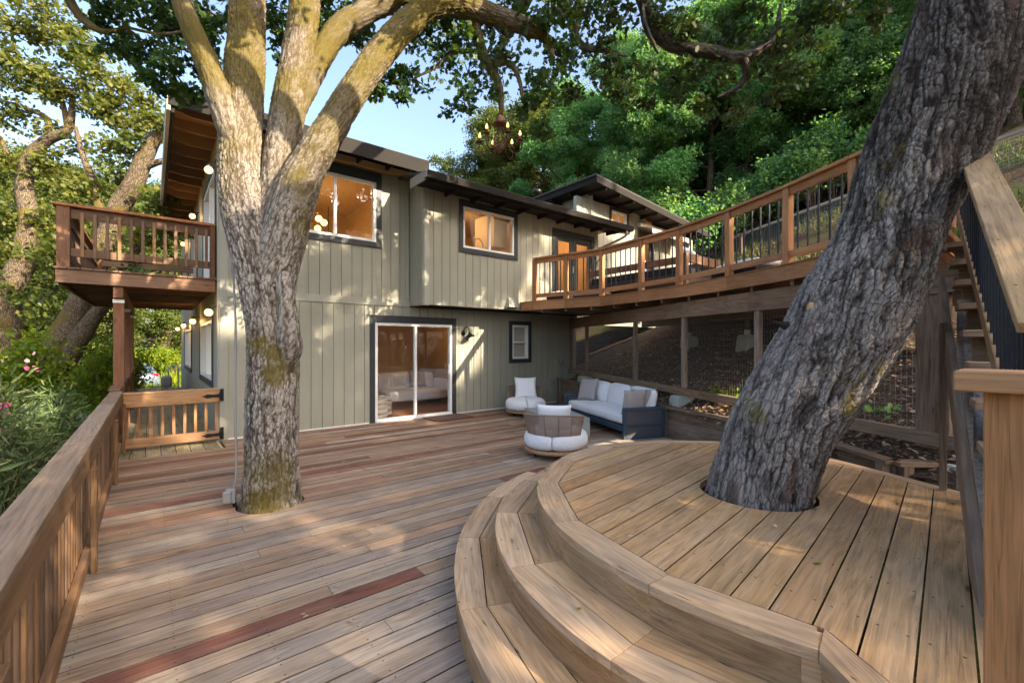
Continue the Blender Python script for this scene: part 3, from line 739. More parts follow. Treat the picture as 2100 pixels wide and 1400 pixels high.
raf = bm_mesh(bm); raf.materials.append(P_SOFF)
for k in range(17): part('rafter', raf, None, rf, Matrix.Translation((.272, 8.62 + k * .61, 5.225)))
rt = boxmesh(.045, .56, .13, P_FASC)
for k in range(6): part('rafter', rt, None, rf, Matrix.Translation((1.35 + k * .61, 8.53, 5.27)))
# bay roof: pitched, with gutter
br_ = part('bay_roof', boxmesh(6.42, 3.2, .05, M_ROOF), M_ROOF, house, Matrix.Translation((7.26, 9.05, 5.16)) @ Matrix.Rotation(R_(10.5), 4, 'X'))
box('soffit', 4.09, 10.42, 7.60, 8.16, 4.79, 4.815, P_FASC, br_)
box('ceiling', 4.34, 10.3, 8.28, 12.4, 4.86, 4.90, M_INT, br_)
bm = bmesh.new(); pr = [(0, 0), (-.105, .0), (-.125, .125), (-.11, .125), (-.092, .015), (0, .015)]
a = [bm.verts.new((4.02, y_, z)) for y_, z in pr]; b = [bm.verts.new((10.46, y_, z)) for y_, z in pr]
bm.faces.new(a); bm.faces.new(b[::-1])
for i in range(6): bm.faces.new((a[i], a[(i + 1) % 6], b[(i + 1) % 6], b[i]))
part('gutter', bm_mesh(bm), P_FASC, br_, Matrix.Translation((0, 7.585, 4.755)))
fbox('fascia', Fr((0, 7.60, 0), (1, 0, 0), (0, -1, 0)), 4.05, 10.44, 4.70, 4.885, -.02, .012, P_FASC, br_)
box('gutter_end', 4.012, 4.022, 7.475, 7.60, 4.755, 4.88, P_TRIM, br_)
fbox('end_board', Fr((4.06, 0, 0), (0, 1, 0), (-1, 0, 0)), 7.58, 8.25, 4.74, 4.93, -.015, .01, P_TRIM, br_)
for k in range(9): board('rafter', (4.8 + k * .66, 7.63, 4.745), (4.8 + k * .66, 8.14, 4.745), .045, .09, P_FASC, br_)
# wing roof falls away to the right
wr = part('wing_roof', boxmesh(6.6, 6.6, .05, M_ROOF), M_ROOF, house, axes((13.05, 11.55, 6.11), (1, 0, -.095), (0, 1, 0), (.095, 0, 1)))
ww = [(9.86, 8.28, 6.86), (16.3, 8.28, 5.80), (9.86, 14.6, 6.86)]
board('fascia', (9.84, 8.27, 6.31), (16.3, 8.27, 5.70), .03, .20, P_FASC, wr, up=(.095, 0, 1))
board('fascia', (9.83, 8.26, 6.32), (9.83, 14.6, 6.32), .03, .20, P_FASC, wr)
board('soffit', (9.86, 8.62, 6.27), (16.3, 8.62, 5.66), .70, .02, P_FASC, wr, up=(.095, 0, 1))
board('soffit', (10.13, 9.0, 6.24), (10.13, 14.6, 6.24), .52, .02, P_FASC, wr)
for k in range(9):
    x_ = 10.3 + k * .66; z_ = 6.20 - (x_ - 9.86) * .0947
    board('rafter', (x_, 8.30, z_), (x_, 8.98, z_), .045, .10, P_FASC, wr)
for k in range(5): board('rafter', (9.88, 9.4 + k * .8, 6.18), (10.39, 9.4 + k * .8, 6.18), .045, .1, P_FASC, wr)
part('stove_pipe', lathe([(0, 0), (.11, 0), (.11, .42), (.16, .42), (.16, .5), (.15, .55), (0, .55)], 18), M_BLACK, wr, Matrix.Translation((10.3, 11.3, 6.36)))
# downspouts
def tube_obj(name, pts, r, mat, parent, seg=8):
    cu = bpy.data.curves.new(name, 'CURVE'); cu.dimensions = '3D'; cu.bevel_depth = r; cu.bevel_resolution = max(1, seg // 4 - 1)
    sp = cu.splines.new('POLY'); sp.points.add(len(pts) - 1)
    for p, q in zip(sp.points, pts): p.co = (*q, 1)
    tmp = bpy.data.objects.new('tmp', cu); me = bpy.data.meshes.new_from_object(tmp); bpy.data.objects.remove(tmp); bpy.data.curves.remove(cu)
    for p in me.polygons: p.use_smooth = True
    me.materials.clear()
    return part(name, me, mat, parent)
def smooth_path(P, n=6):
    P = [Vector(p) for p in P]; out = []
    for i in range(len(P) - 1):
        p0, p1, p2, p3 = P[max(i - 1, 0)], P[i], P[i + 1], P[min(i + 2, len(P) - 1)]
        for k in range(n):
            t = k / n
            out.append(.5 * ((2 * p1) + (-p0 + p2) * t + (2 * p0 - 5 * p1 + 4 * p2 - p3) * t * t + (-p0 + 3 * p1 - 3 * p2 + p3) * t ** 3))
    return out + [P[-1]]
tube_obj('downspout', smooth_path([(10.2, 7.55, 4.76), (10.2, 7.58, 4.6), (9.95, 8.2, 4.35), (9.84, 8.9, 4.2), (9.84, 8.93, 4.0), (9.84, 8.93, 2.65)], 5), .04, P_TRIM, house)
# vent hood on the bay, corner flashing
bm = bmesh.new()
q = [(-.10, 0, .24), (.10, 0, .24), (.16, 0, 0), (-.16, 0, 0)]; f_ = [(-.08, -.05, .24), (.08, -.05, .24), (.15, -.17, .02), (-.15, -.17, .02)]
A = [bm.verts.new(v) for v in q]; B = [bm.verts.new(v) for v in f_]
bm.faces.new(B); bm.faces.new(A[::-1])
for i in range(4): bm.faces.new((A[i], A[(i + 1) % 4], B[(i + 1) % 4], B[i]))
part('vent_hood', bm_mesh(bm), P_TRIM, house, Matrix.Translation((6.56, BYW - .001, 2.45)))
fbox('base_flashing', FF, .9, 3.42, -.005, .02, .001, .012, P_WHITE, house); fbox('base_flashing', FF, 5.5, 8.7, -.005, .02, .001, .012, P_WHITE, house)
# awning over the wing door
bm = bmesh.new(); n_ = 24
top_ = [bm.verts.new((x, 0, 0)) for x in np.linspace(0, 2.3, n_)]; mid_ = [bm.verts.new((x, -.55, -.20)) for x in np.linspace(0, 2.3, n_)]
bot_ = [bm.verts.new((x, -.56, -.34 - .035 * abs(math.sin(i * math.pi / 3)))) for i, x in enumerate(np.linspace(0, 2.3, n_))]
for i in range(n_ - 1): bm.faces.new((top_[i], top_[i + 1], mid_[i + 1], mid_[i])); bm.faces.new((mid_[i], mid_[i + 1], bot_[i + 1], bot_[i]))
aw = part('awning', bm_mesh(bm), plain('awning_canvas', (.50, .40, .36), .9), house, Matrix.Translation((12.75, WYW - .05, 5.62)))
box('awning_case', 12.7, 15.1, WYW - .2, WYW - .03, 5.56, 5.68, P_TRIM, aw)

# rooms behind the glass
def room(x0, x1, y0, y1, z0, z1, wallm=M_INT, floorm=M_INTF):
    e = .04
    r = box('room_floor', x0, x1, y0, y1, z0 - e, z0, floorm, house)
    box('room_back_wall', x0, x1, y1, y1 + e, z0, z1, wallm, r); box('room_side_wall', x0 - e, x0, y0, y1, z0, z1, wallm, r); box('room_side_wall', x1, x1 + e, y0, y1, z0, z1, wallm, r)
    box('room_ceiling', x0, x1, y0, y1, z1, z1 + e, wallm, r); return r
room(1.1, 4.2, 8.95, 12.6, 2.60, 5.16); r2 = room(4.4, 9.7, 8.30, 11.2, 2.60, 4.82); room(2.4, 6.4, 8.95, 12.4, -.005, 2.36); room(6.9, 8.1, 8.95, 10.2, 0.5, 2.36); room(10.5, 13.9, 9.15, 11.5, 2.55, 5.93)
box('partition_wall', 7.4, 7.46, 8.3, 11.2, 2.62, 4.80, M_INT, r2)
for k in range(3): box('cabinet_door', 7.9 + k * .52, 8.4 + k * .52, 10.72, 10.75, 3.9, 4.7, M_INTC, r2); box('cabinet_door', 7.9 + k * .52, 8.4 + k * .52, 10.72, 10.75, 2.7, 3.45, M_INTC, r2)
box('cabinet', 7.8, 9.6, 10.76, 11.19, 3.85, 4.78, M_INTC, r2); box('cabinet', 7.8, 9.6, 10.76, 11.19, 2.61, 3.47, M_INTC, r2); box('counter', 7.75, 9.62, 10.65, 11.19, 3.48, 3.53, M_BLACK, r2)
box('cabinet', 6.35, 6.75, 8.5, 9.3, 3.95, 4.75, M_INTC, r2)
def lamp(loc, e, col=(1, .56, .22), r=.08):
    l = bpy.data.lights.new('room_lamp', 'POINT'); l.energy = e; l.color = col; l.shadow_soft_size = r
    o = bpy.data.objects.new('room_lamp', l); COL.objects.link(o); o.location = loc
lamp((2.6, 10.4, 4.1), 13); lamp((5.6, 9.6, 4.6), 11); lamp((8.6, 9.3, 4.6), 16); lamp((5.6, 10.2, 2.1), 3); lamp((12.5, 10.3, 5.2), 12)
# curtain in the small lower window
bm = bmesh.new(); cols = []
for i in range(31):
    x_ = 7.17 + i * .0175; y_ = .018 * math.sin(i * 1.45); cols.append((bm.verts.new((x_, 8.92 + y_, 1.24)), bm.verts.new((x_, 8.92 + y_, 2.1))))
for (a, b), (c, d) in zip(cols, cols[1:]): bm.faces.new((a, c, d, b))
tag(part('curtain', bm_mesh(bm, smooth=True), F_CREAM), 'pale pleated curtain behind the small lower window', 'curtain')
lamp((7.4, 9.5, 2.0), 1.2)

# pendant lamp inside the upper window
def sputnik(name, label, loc, s, n, seed, drop):
    random.seed(seed)
    t = thing(name, label, 'pendant lamp', loc)
    part('hub', lathe([(0, -.05), (.04, -.03), (.05, 0), (.04, .03), (0, .05)], 12), M_BLACK, t, Matrix.Translation(loc))
    board('stem', loc, (loc[0], loc[1], loc[2] + drop), .015, .015, M_BLACK, t, up=(1, 0, 0))
    gm = lathe([(0, -.07)] + [(.07 * math.cos(a), .07 * math.sin(a)) for a in np.linspace(-1.3, 1.3, 9)] + [(0, .07)], 14); gm.materials.append(M_GLOBE)
    for k in range(n):
        a = k * 2.4 + .4; el = -.75 + .18 * (k % 3); d_ = Vector((math.cos(a) * math.cos(el), math.sin(a) * math.cos(el), math.sin(el))) * s
        p = Vector(loc) + d_
        board('arm', loc, p, .012, .012, M_BLACK, t, up=(.1, .2, 1)); part('globe', gm, None, t, Matrix.Translation(p))
    return t
sputnik('pendant_lamp', 'black branching pendant lamp with round warm globes behind the upper window', (2.55, 10.0, 4.35), .36, 6, 3, .8)
sputnik('pendant_lamp', 'smaller cluster of warm globes added in place of lamp reflections in the upper window', (3.55, 11.9, 4.05), .22, 5, 5, 1.1)  # second lamp added to stand for reflections in the window glass
random.seed(11)
tube_obj_ = tag(tube_obj('kitchen_tap', smooth_path([(5.86, 8.6, 3.55), (5.86, 8.6, 3.95), (5.90, 8.6, 4.06), (6.0, 8.6, 4.08), (6.08, 8.6, 4.0), (6.1, 8.6, 3.9)], 6), .014, M_GALV, None), 'tall curved steel tap behind the bay window', 'tap')

# ---------------------------------------------------------------- railings
def mk(rgb): return tuple(rgb)
lr = thing('deck_railing', 'brown timber railing with wide flat cap along the open edge of the main deck', 'railing', (-.4, 3.5, 0))
RX = -.40
caps = [-1.6, .9, 4.22, 6.78, 8.62]
for a, b in zip(caps, caps[1:]):
    board('top_cap', (RX + .008, a + .002, .897), (RX + .008, b - .002, .897), .142, .038, W_RAIL, lr, rand_plank('bleach'))
    board('upper_rail', (RX + .052, a + .002, .806), (RX + .052, b - .002, .806), .038, .142, W_RAIL, lr, rand_plank('rail'))
    board('lower_rail', (RX + .052, a + .002, .135), (RX + .052, b - .002, .135), .038, .088, W_RAIL, lr, rand_plank('rail'))
for yy in (-1.5, 1.75, 4.27, 6.78, 8.58): box('post', RX - .045, RX + .0325, yy - .045, yy + .045, -.2, .877, W_RAIL, lr, rand_plank('darkrail')); box('post_face', RX + .0715, RX + .105, yy - .045, yy + .045, .001, .732, W_RAIL, lr, rand_plank('rail'))
yy = -1.38
bl = boxmesh(.74, .036, .036, W_RAIL)
while yy < 8.55:
    if min(abs(yy - q) for q in (1.75, 4.27, 6.78, 8.58)) > .07:
        part('baluster', bl, None, lr, axes((RX + .014, yy, .465), (0, 0, 1), (1, 0, 0), (0, 1, 0)), rand_plank('rail' if random.random() < .5 else 'darkrail'))
    yy += .117
sr = thing('side_deck_railing', 'brown railing continuing along the side deck past the balcony posts', 'railing', (-.4, 14, 0))
for a, b in ((8.75, 12.0), (12.0, 15.0), (15.0, 18.0), (18.0, 21.2)):
    board('top_cap', (RX - .02, a, .93), (RX - .02, b, .93), .14, .038, W_RAIL, sr, rand_plank('rail')); board('upper_rail', (RX + .02, a, .84), (RX + .02, b, .84), .038, .14, W_RAIL, sr, rand_plank('rail')); board('lower_rail', (RX + .02, a, .13), (RX + .02, b, .13), .038, .09, W_RAIL, sr, rand_plank('rail'))
    box('post', RX - .06, RX - .001, a + .02, a + .11, -.2, .91, W_RAIL, sr, rand_plank('rail'))
yy = 8.9
while yy < 21: part('baluster', bl, None, sr, axes((RX - .018, yy, .465), (0, 0, 1), (1, 0, 0), (0, 1, 0)), rand_plank('rail')); yy += .125
# gate
gt = thing('gate', 'low honey-brown timber gate with black strap hinges at the house corner', 'gate', (.26, 8.7, 0))
GY = 8.70
board('top_cap', (-.325, GY, .868), (.862, GY, .868), .07, .03, W_RAIL, gt, (.40, .235, .115)); board('upper_rail', (-.32, GY - .01, .755), (.858, GY - .01, .755), .038, .19, W_RAIL, gt, (.36, .195, .085)); board('lower_rail', (-.32, GY - .01, .125), (.858, GY - .01, .125), .038, .14, W_RAIL, gt, (.33, .18, .085))
for k in range(9): x_ = -.285 + k * .139; board('picket', (x_, GY + .03, .06), (x_, GY + .03, .84), .040, .036, W_RAIL, gt, random.choice([(.36, .19, .075), (.28, .13, .06), (.34, .17, .07)]), up=(0, 1, 0))
for z_ in (.76, .125):
    bm = bmesh.new()
    pts = [(.865, -.028), (.865, .028), (.78, .022), (.70, .034), (.66, .012), (.62, 0), (.66, -.012), (.70, -.034), (.78, -.022)]
    A = [bm.verts.new((x, GY - .031, z_ + z)) for x, z in pts]; B = [bm.verts.new((x, GY - .036, z_ + z)) for x, z in pts]
    bm.faces.new(B); bm.faces.new(A[::-1])
    for i in range(9): bm.faces.new((A[i], A[(i + 1) % 9], B[(i + 1) % 9], B[i]))
    hg = part('hinge', bm_mesh(bm), M_BLACK, gt)
    box('hinge_plate', .885, .935, GY - .018 + .075, GY - .006 + .075, z_ - .10, z_ + .10, M_BLACK, hg) ; box('hinge_pin', .864, .884, GY - .035, GY - .012, z_ - .06, z_ + .06, M_BLACK, hg)
# balcony
bc = thing('balcony', 'dark brown timber balcony projecting from the upper storey beside the oak', 'balcony', (-.1, 9.2, 2.7))
BX0, BX1, B0, B1 = -1.08, .855, 9.15, 14.4
yy = B0 - .02
x_ = BX0 - .02
while x_ < BX1 - .02: board('deck_plank', (x_ + .07, B0 - .03, 2.715), (x_ + .07, B1, 2.715), .136, .03, W_BALC, bc, rand_plank('darkrail')); x_ += .142
box('rim_board', BX0, BX1, B0, B0 + .04, 2.50, 2.698, W_BALC, bc, (.17, .10, .062)); box('rim_board', BX0, BX0 + .04, B0 + .042, B1, 2.50, 2.698, W_BALC, bc, (.17, .07, .03)); box('rim_board', BX0, BX1, B1 - .04, B1, 2.5, 2.698, W_BALC, bc, (.14, .06, .03))
yy = B0 + .4
while yy < B1 - .1: box('joist', BX0 + .042, BX1, yy, yy + .04, 2.52, 2.697, W_BALC, bc, rand_plank('darkrail')); yy += .405
box('beam', -.46, -.34, B0 + .045, B1 + .2, 2.32, 2.518, W_BALC, bc, (.15, .065, .032))
for q in (9.32, 11.8, 14.3): box('post', -.465, -.335, q, q + .13, -1.8, 2.318, W_BALC, bc, (.20, .088, .045)); box('post_cap', -.47, -.33, q - .005, q + .14, 2.25, 2.31, M_GALV, bc)
box('post', BX0 + .01, BX0 + .15, B0 + .0, B0 + .14, 2.732, 3.62, W_BALC, bc, (.17, .08, .042)); box('post', BX1 - .075, BX1 - .002, B0, B0 + .09, 2.732, 3.62, W_BALC, bc, (.17, .08, .042)); box('post', BX0 + .01, BX0 + .15, B1 - .14, B1, 2.732, 3.62, W_BALC, bc, (.17, .08, .042))
box('top_cap', BX0 - .03, BX1, B0 - .03, B0 + .15, 3.622, 3.662, W_BALC, bc, (.30, .115, .042)); box('top_cap', BX0 - .03, BX0 + .15, B0 + .152, B1, 3.622, 3.662, W_BALC, bc, (.28, .11, .04)); box('top_cap', BX0 + .152, BX1, B1 - .15, B1, 3.622, 3.662, W_BALC, bc, (.26, .1, .04))
for a, b in ((3.46, 3.60), (2.90, 3.02)):
    box('rail', BX0 + .152, BX1 - .077, B0 + .05, B0 + .088, a, b, W_BALC, bc, rand_plank('darkrail')); box('rail', BX0 + .06, BX0 + .098, B0 + .142, B1 - .142, a, b, W_BALC, bc, rand_plank('darkrail')); box('rail', BX0 + .152, BX1, B1 - .09, B1 - .05, a, b, W_BALC, bc, rand_plank('darkrail'))
bb = boxmesh(.66, .042, .042, W_BALC)
for k in range(12): part('baluster', bb, None, bc, axes((BX0 + .28 + k * .139, B0 + .026, 3.225), (0, 0, 1), (1, 0, 0), (0, 1, 0)), rand_plank('darkrail' if k % 3 else 'rail'))
for k in range(34): part('baluster', bb, None, bc, axes((BX0 + .036, B0 + .3 + k * .144, 3.225), (0, 0, 1), (1, 0, 0), (0, 1, 0)), rand_plank('darkrail'))
for k in range(12): part('baluster', bb, None, bc, axes((BX0 + .3 + k * .139, B1 - .026, 3.225), (0, 0, 1), (1, 0, 0), (0, 1, 0)), rand_plank('darkrail'))

# ---------------------------------------------------------------- upper deck, its railing and the screened space below
ARC = [(6.91, 7.70), (7.11, 6.89), (7.32, 6.05), (7.17, 4.98), (7.03, 4.12), (6.67, 3.10), (6.23, 2.16), (5.80, 1.37), (5.42, .62)]
ZD = 2.61
ud = thing('upper_deck', 'raised upper deck with orange-stained edge board beside the house', 'deck', (8.5, 4, ZD))
def arc_x(y):
    if y >= ARC[0][1]: return ARC[0][0]
    for (xa, ya), (xb, yb) in zip(ARC, ARC[1:]):
        if y >= yb: return xa + (xb - xa) * (ya - y) / (ya - yb)
    return ARC[-1][0]
def back_x(y): return 9.3 + (4.5 + .406 * (y - 8.8)) / .914
y = .60
while y < 8.10:
    y1 = min(y + .138, 8.12); xb = min(back_x(y), back_x(y1))
    ys = [y, y1]
    add_strip('deck_plank', ud, Matrix.Identity(4), strip(ys, lambda q: arc_x(q) + .01, lambda q: xb), (y + y1) / 2, ZD - .034, ZD, W_RED, rand_plank('stain'))
    y += .1445
A2 = [(6.91, 8.14)] + ARC
for p, q in zip(A2, A2[1:]):
    d_ = Vector((q[0] - p[0], q[1] - p[1], 0)); L = d_.length; d_.normalize(); n_ = Vector((d_.y, -d_.x, 0)) * 1.0
    if n_.x > 0: n_ = -n_
    P0 = Vector((*p, ZD - .115)) + n_ * .02; P1 = Vector((*q, ZD - .115)) + n_ * .02
    board('edge_board', P0 + d_ * .001, P1 - d_ * .001, .038, .19, W_RED, ud, rand_plank('stain'))
    board('nosing_strip', P0 + Vector((0, 0, .105)) + n_ * .004, P1 + Vector((0, 0, .105)) + n_ * .004, .06, .018, W_RED, ud, (.33, .15, .055))
for k, yy in enumerate(np.arange(.9, 8.1, .6)): board('joist', (arc_x(yy) + .03, yy, 2.42), (back_x(yy) - .1, yy, 2.42), .04, .17, W_ROUGH, ud, rand_plank('rough'))
def spt(u, s=0, z=0): return Vector((SCR0[0] + SCRD[0] * u + .914 * s, SCR0[1] + SCRD[1] * u - .406 * s, z))
SL = 9.05
for a, b in ((.02, 3.4), (3.4, 6.6), (6.6, SL)):
    board('beam', spt(a, .0, 2.20), spt(b, .0, 2.20), .09, .27, W_ROUGH, ud, random.choice([(.20, .12, .07), (.23, .14, .085)]))
for a, b in ((.05, 4.5), (4.5, SL)): board('inner_beam', spt(a, 2.3, 2.22), spt(b, 2.3, 2.22), .09, .22, W_ROUGH, ud, rand_plank('rough'))
# railing
ur = thing('upper_deck_railing', 'orange-brown upper deck railing with black metal balusters', 'railing', (7, 4, ZD))
ZT = ZD + 1.0
balm = boxmesh(.82, .019, .019, M_BALU)
def rail_run(par, pts, zf, zt, kind='stain', mat=W_RED, sp=.118, post_at=None, first=True):
    for i, (p, q) in enumerate(zip(pts, pts[1:])):
        d_ = Vector((q[0] - p[0], q[1] - p[1], 0)); L = d_.length; d_.normalize(); P0, P1 = Vector((*p, 0)), Vector((*q, 0))
        z = lambda h: Vector((0, 0, h))
        board('top_cap', P0 + z(zt - .019) - d_ * .012, P1 + z(zt - .019) - d_ * .014, .14, .038, mat, par, rand_plank(kind))
        board('upper_rail', P0 + z(zt - .088) + d_ * .047, P1 + z(zt - .088) - d_ * .047, .038, .095, mat, par, rand_plank(kind))
        board('lower_rail', P0 + z(zf + .12) + d_ * .047, P1 + z(zf + .12) - d_ * .047, .038, .088, mat, par, rand_plank(kind))
        n_ = max(2, int((L - .1) / sp))
        for k in range(1, n_): part('baluster', boxmesh(zt - zf - .275, .019, .019, M_BALU), None, par, axes(P0 + d_ * (L * k / n_) + z((zt + zf) / 2 + .02), (0, 0, 1), d_, Vector((0, 0, 1)).cross(d_)))
    for i, p in enumerate(pts):
        if i == 0 and not first: continue
        a = Vector((*(pts[min(i + 1, len(pts) - 1)]), 0)) - Vector((*(pts[max(i - 1, 0)]), 0))
        board('post', (*p, zf + .002), (*p, zt - .04), .09, .09, mat, par, rand_plank(kind), up=a.normalized())
AIN = [(x + .035, y_) for x, y_ in ARC]
rail_run(ur, AIN, ZD, ZT)
# screen of wire mesh below
sc_ = thing('mesh_screen', 'timber framed wire mesh screen closing the space under the upper deck', 'screen', (7.4, 4.5, .8))
def bz_(u): return .93 - .018 * u
for a, b in ((.0, 4.75), (4.75, 6.6), (6.6, SL)): board('bottom_rail', spt(a, -.03, bz_(a) - .06), spt(b, -.03, bz_(b) - .06), .075, .125, W_ROUGH, sc_, random.choice([(.26, .165, .085), (.24, .165, .105)]))
upost = [.06, 1.12, 3.52, 5.13, 6.75, 8.0]
for u_ in upost: board('post', spt(u_, 0, bz_(u_) + .005), spt(u_, 0, 2.063), .07, .085, W_ROUGH, sc_, random.choice([(.26, .18, .12), (.22, .15, .10)]), up=SCRD.tolist() + [0])
board('post', spt(8.83, -.02, .62), spt(8.83, -.02, 2.063), .27, .05, W_ROUGH, sc_, (.22, .145, .095), up=(.914, -.406, 0))
board('header_board', spt(8.35, -.06, 2.13), spt(9.02, -.06, 2.13), .03, .13, W_ROUGH, sc_, (.24, .18, .13))
us_ = upost + [8.78]
for a, b in zip(us_, us_[1:]):
    bm = bmesh.new(); x = Vector((*SCRD, 0))
    def wire(p, q, r=.0014):
        d_ = (q - p).normalized(); s1 = d_.orthogonal().normalized() * r; s2 = d_.cross(s1)
        k = [s1, (-s1 * .5 + s2 * .87), (-s1 * .5 - s2 * .87)]; A = [bm.verts.new(p + v) for v in k]; B = [bm.verts.new(q + v) for v in k]
        for i in range(3): bm.faces.new((A[i], A[(i + 1) % 3], B[(i + 1) % 3], B[i]))
    for u_ in np.arange(a + .05, b - .02, .051): wire(spt(u_, .05, bz_(u_)), spt(u_, .05, 2.06))
    for z_ in np.arange(.98, 2.06, .1): wire(spt(a + .03, .052, z_), spt(b - .03, .052, z_))
    part('wire_mesh', bm_mesh(bm), M_WIRE, sc_)
# concrete piers and their posts
pm = bmesh.new()
for (z, h) in ((0, .17), (.34, .12)): pass
r = bmesh.ops.create_cube(pm, size=1)['verts']
for v in r: k = .15 if v.co.z > 0 else .20; v.co = (math.copysign(k, v.co.x), math.copysign(k, v.co.y), .38 if v.co.z > 0 else -.3)
bmesh.ops.bevel(pm, geom=pm.edges[:], offset=.02, segments=2, affect='EDGES')
pier = bm_mesh(pm); pier.materials.append(M_CONC)
ang = math.atan2(SCRD[1], SCRD[0])
for i, u_ in enumerate((1.12, 3.52, 5.13, 8.98)):
    p = spt(u_, -.05, 0); o = part('concrete_pier', pier, None, None, Matrix.Translation((p.x, p.y, bz_(u_) - (.13 if i < 3 else .24) - .38)) @ Matrix.Rotation(ang, 4, 'Z'))
    tag(o, ['pale concrete pier under the mesh screen nearest the house', 'pale concrete pier under the mesh screen behind the sofa cushions', 'pale concrete pier under the mesh screen just past the sofa end', 'concrete pier at the foot of the wide screen board by the stairs'][i], 'pier', 'concrete piers')
for i, (u_, s_) in enumerate(((2.2, 2.3), (4.1, 2.3), (6.0, 2.3), (8.4, 2.3))):
    p = spt(u_, s_, 0); zb = float(bank(np.array(p.x), np.array(p.y))) - .02
    t = thing('deck_post', ['post on a concrete foot deep under the deck nearest the house wall', 'second post on a concrete foot in the dark under the deck', 'third post on a concrete foot under the deck, close to the leaning trunk', 'post on a concrete foot under the deck right of the leaning trunk'][i], 'post', (p.x, p.y, zb), 0, 'posts standing on the earth bank')
    part('footing', pier, None, t, Matrix.Translation((p.x, p.y, zb - .12)) @ Matrix.Rotation(ang, 4, 'Z'))
    box('post', p.x - .045, p.x + .045, p.y - .045, p.y + .045, zb + .27, 2.10, W_ROUGH, t, rand_plank('rough'))
    box('bracket', p.x - .05, p.x + .05, p.y - .052, p.y + .052, zb + .262, zb + .36, M_GALV, t)
# retaining wall
rw = thing('retaining_wall', 'low brown plank retaining wall holding back the leafy earth bank', 'retaining wall', (7, 4.4, 0))
RWL = [(8.82, 8.76, .68), (7.02, 4.4, .53), (6.50, 2.95, .53), (5.86, 1.62, .53), (5.28, .95, .53), (5.75, .52, .53)]
for p, q in zip(RWL, RWL[1:]):
    P0, P1 = Vector(p), Vector(q); d_ = (P1 - P0); L = d_.length; d_.normalize(); n_ = Vector((d_.y, -d_.x, 0)); 
    if n_.x < 0: n_ = -n_
    board('cap_board', P0 - Vector((0, 0, .02)), P1 - Vector((0, 0, .02)), .15, .04, W_ROUGH, rw, (.20, .125, .075))
    for z_, h in ((.42, .19), (.225, .19), (.03, .19), (-.165, .19)):
        a = P0 + n_ * .03; b = P1 + n_ * .03; zo = Vector((0, 0, z_ - .53 - .02))
        board('wall_plank', a + zo, b + zo, .04, h, W_ROUGH, rw, rand_plank('rough'))
    n = max(1, int(L / 1.1))
    for k in range(n + 1):
        c = P0 + d_ * (.08 + (L - .16) * k / n) - n_ * .035; board('post', (c.x, c.y, -.3), (c.x, c.y, c.z - .042), .09, .075, W_ROUGH, rw, rand_plank('rough'), up=n_)
# ---------------------------------------------------------------- stairs up to the deck, on the right
st = thing('staircase', 'timber staircase climbing from the platform to the upper deck on the far right', 'stairs', (3.7, .0, .54))
SD = Vector((.986, .165, 0)).normalized(); SN = Vector((.165, -.986, 0)).normalized()          # along (uphill) and to the right
SB = Vector((3.70, .34, 0))
def sp3(x, off, z): return SB + SD * ((x - 3.7) / SD.x) + SN * off + Vector((0, 0, z))
def nose(x): return 1.575 + .6 * (x - 3.66)
k = 0; z = .73
while z < 2.5:
    x = 3.66 + (z - 1.55) / .6
    board('tread', sp3(x + .14, .0, z - .02), sp3(x + .14, 1.05, z - .02), .29, .042, W_ROUGH, st, random.choice([(.24, .15, .09), (.27, .17, .10)]))
    board('riser', sp3(x + .27, .06, z - .135), sp3(x + .27, 1.03, z - .135), .02, .18, W_ROUGH, st, random.choice([(.27, .19, .12), (.25, .175, .115)]))
    z += .19
for off in (.17, .98): board('stringer', sp3(2.0, off, nose(2.0) - .27), sp3(5.35, off, nose(5.35) - .27), .04, .24, W_ROUGH, st, (.24, .155, .095))
board('stringer', sp3(2.2, -.03, nose(2.2) - .46), sp3(5.3, -.03, nose(5.3) - .46), .04, .20, W_ROUGH, st, (.20, .13, .08))
for xx, r_ in ((4.75, .05), (4.2, .05), (3.75, .045)):
    p = sp3(xx, .08, 0); part('log_post', lathe([(0, 0), (r_ * 1.25, 0), (r_ * 1.1, .3), (r_, nose(xx) - .55), (0, nose(xx) - .55)], 10), W_ROUGH, st, Matrix.Translation((p.x, p.y, .25)), (.36, .31, .27))
board('side_board', sp3(4.45, -.06, .55), sp3(4.45, -.06, 1.75), .04, .06, W_ROUGH, st, (.17, .11, .07), up=SD)
sr2 = thing('stair_railing', 'stair railing with broad pale handrail board and black balusters at the right edge', 'railing', (3.6, .2, 1.5))
for off, full in ((.085, True), (.97, False)):
    board('handrail', sp3(2.28, off, nose(2.28) + .90), sp3(5.35, off, nose(5.35) + .90), .14, .04, W_STEP, sr2, (.33, .215, .105))
    board('upper_rail', sp3(2.34, off, nose(2.34) + .84), sp3(5.3, off, nose(5.3) + .84), .038, .085, W_RED, sr2, (.28, .16, .075))
    board('lower_rail', sp3(2.34, off, nose(2.34) + .13), sp3(5.3, off, nose(5.3) + .13), .038, .085, W_RED, sr2, (.28, .17, .085))
    for xx in (2.55, 3.95, 5.3): board('post', sp3(xx, off + .07, nose(xx) - .28), sp3(xx, off + .07, nose(xx) + .86), .085, .06, W_RED, sr2, (.27, .155, .075), up=SD)
    xx = 2.45
    while xx < 5.25:
        part('baluster', boxmesh(.70, .019, .019, M_BALU), None, sr2, axes(sp3(xx, off, nose(xx) + .49), (0, 0, 1), SD, Vector((0, 0, 1)).cross(SD))); xx += .105
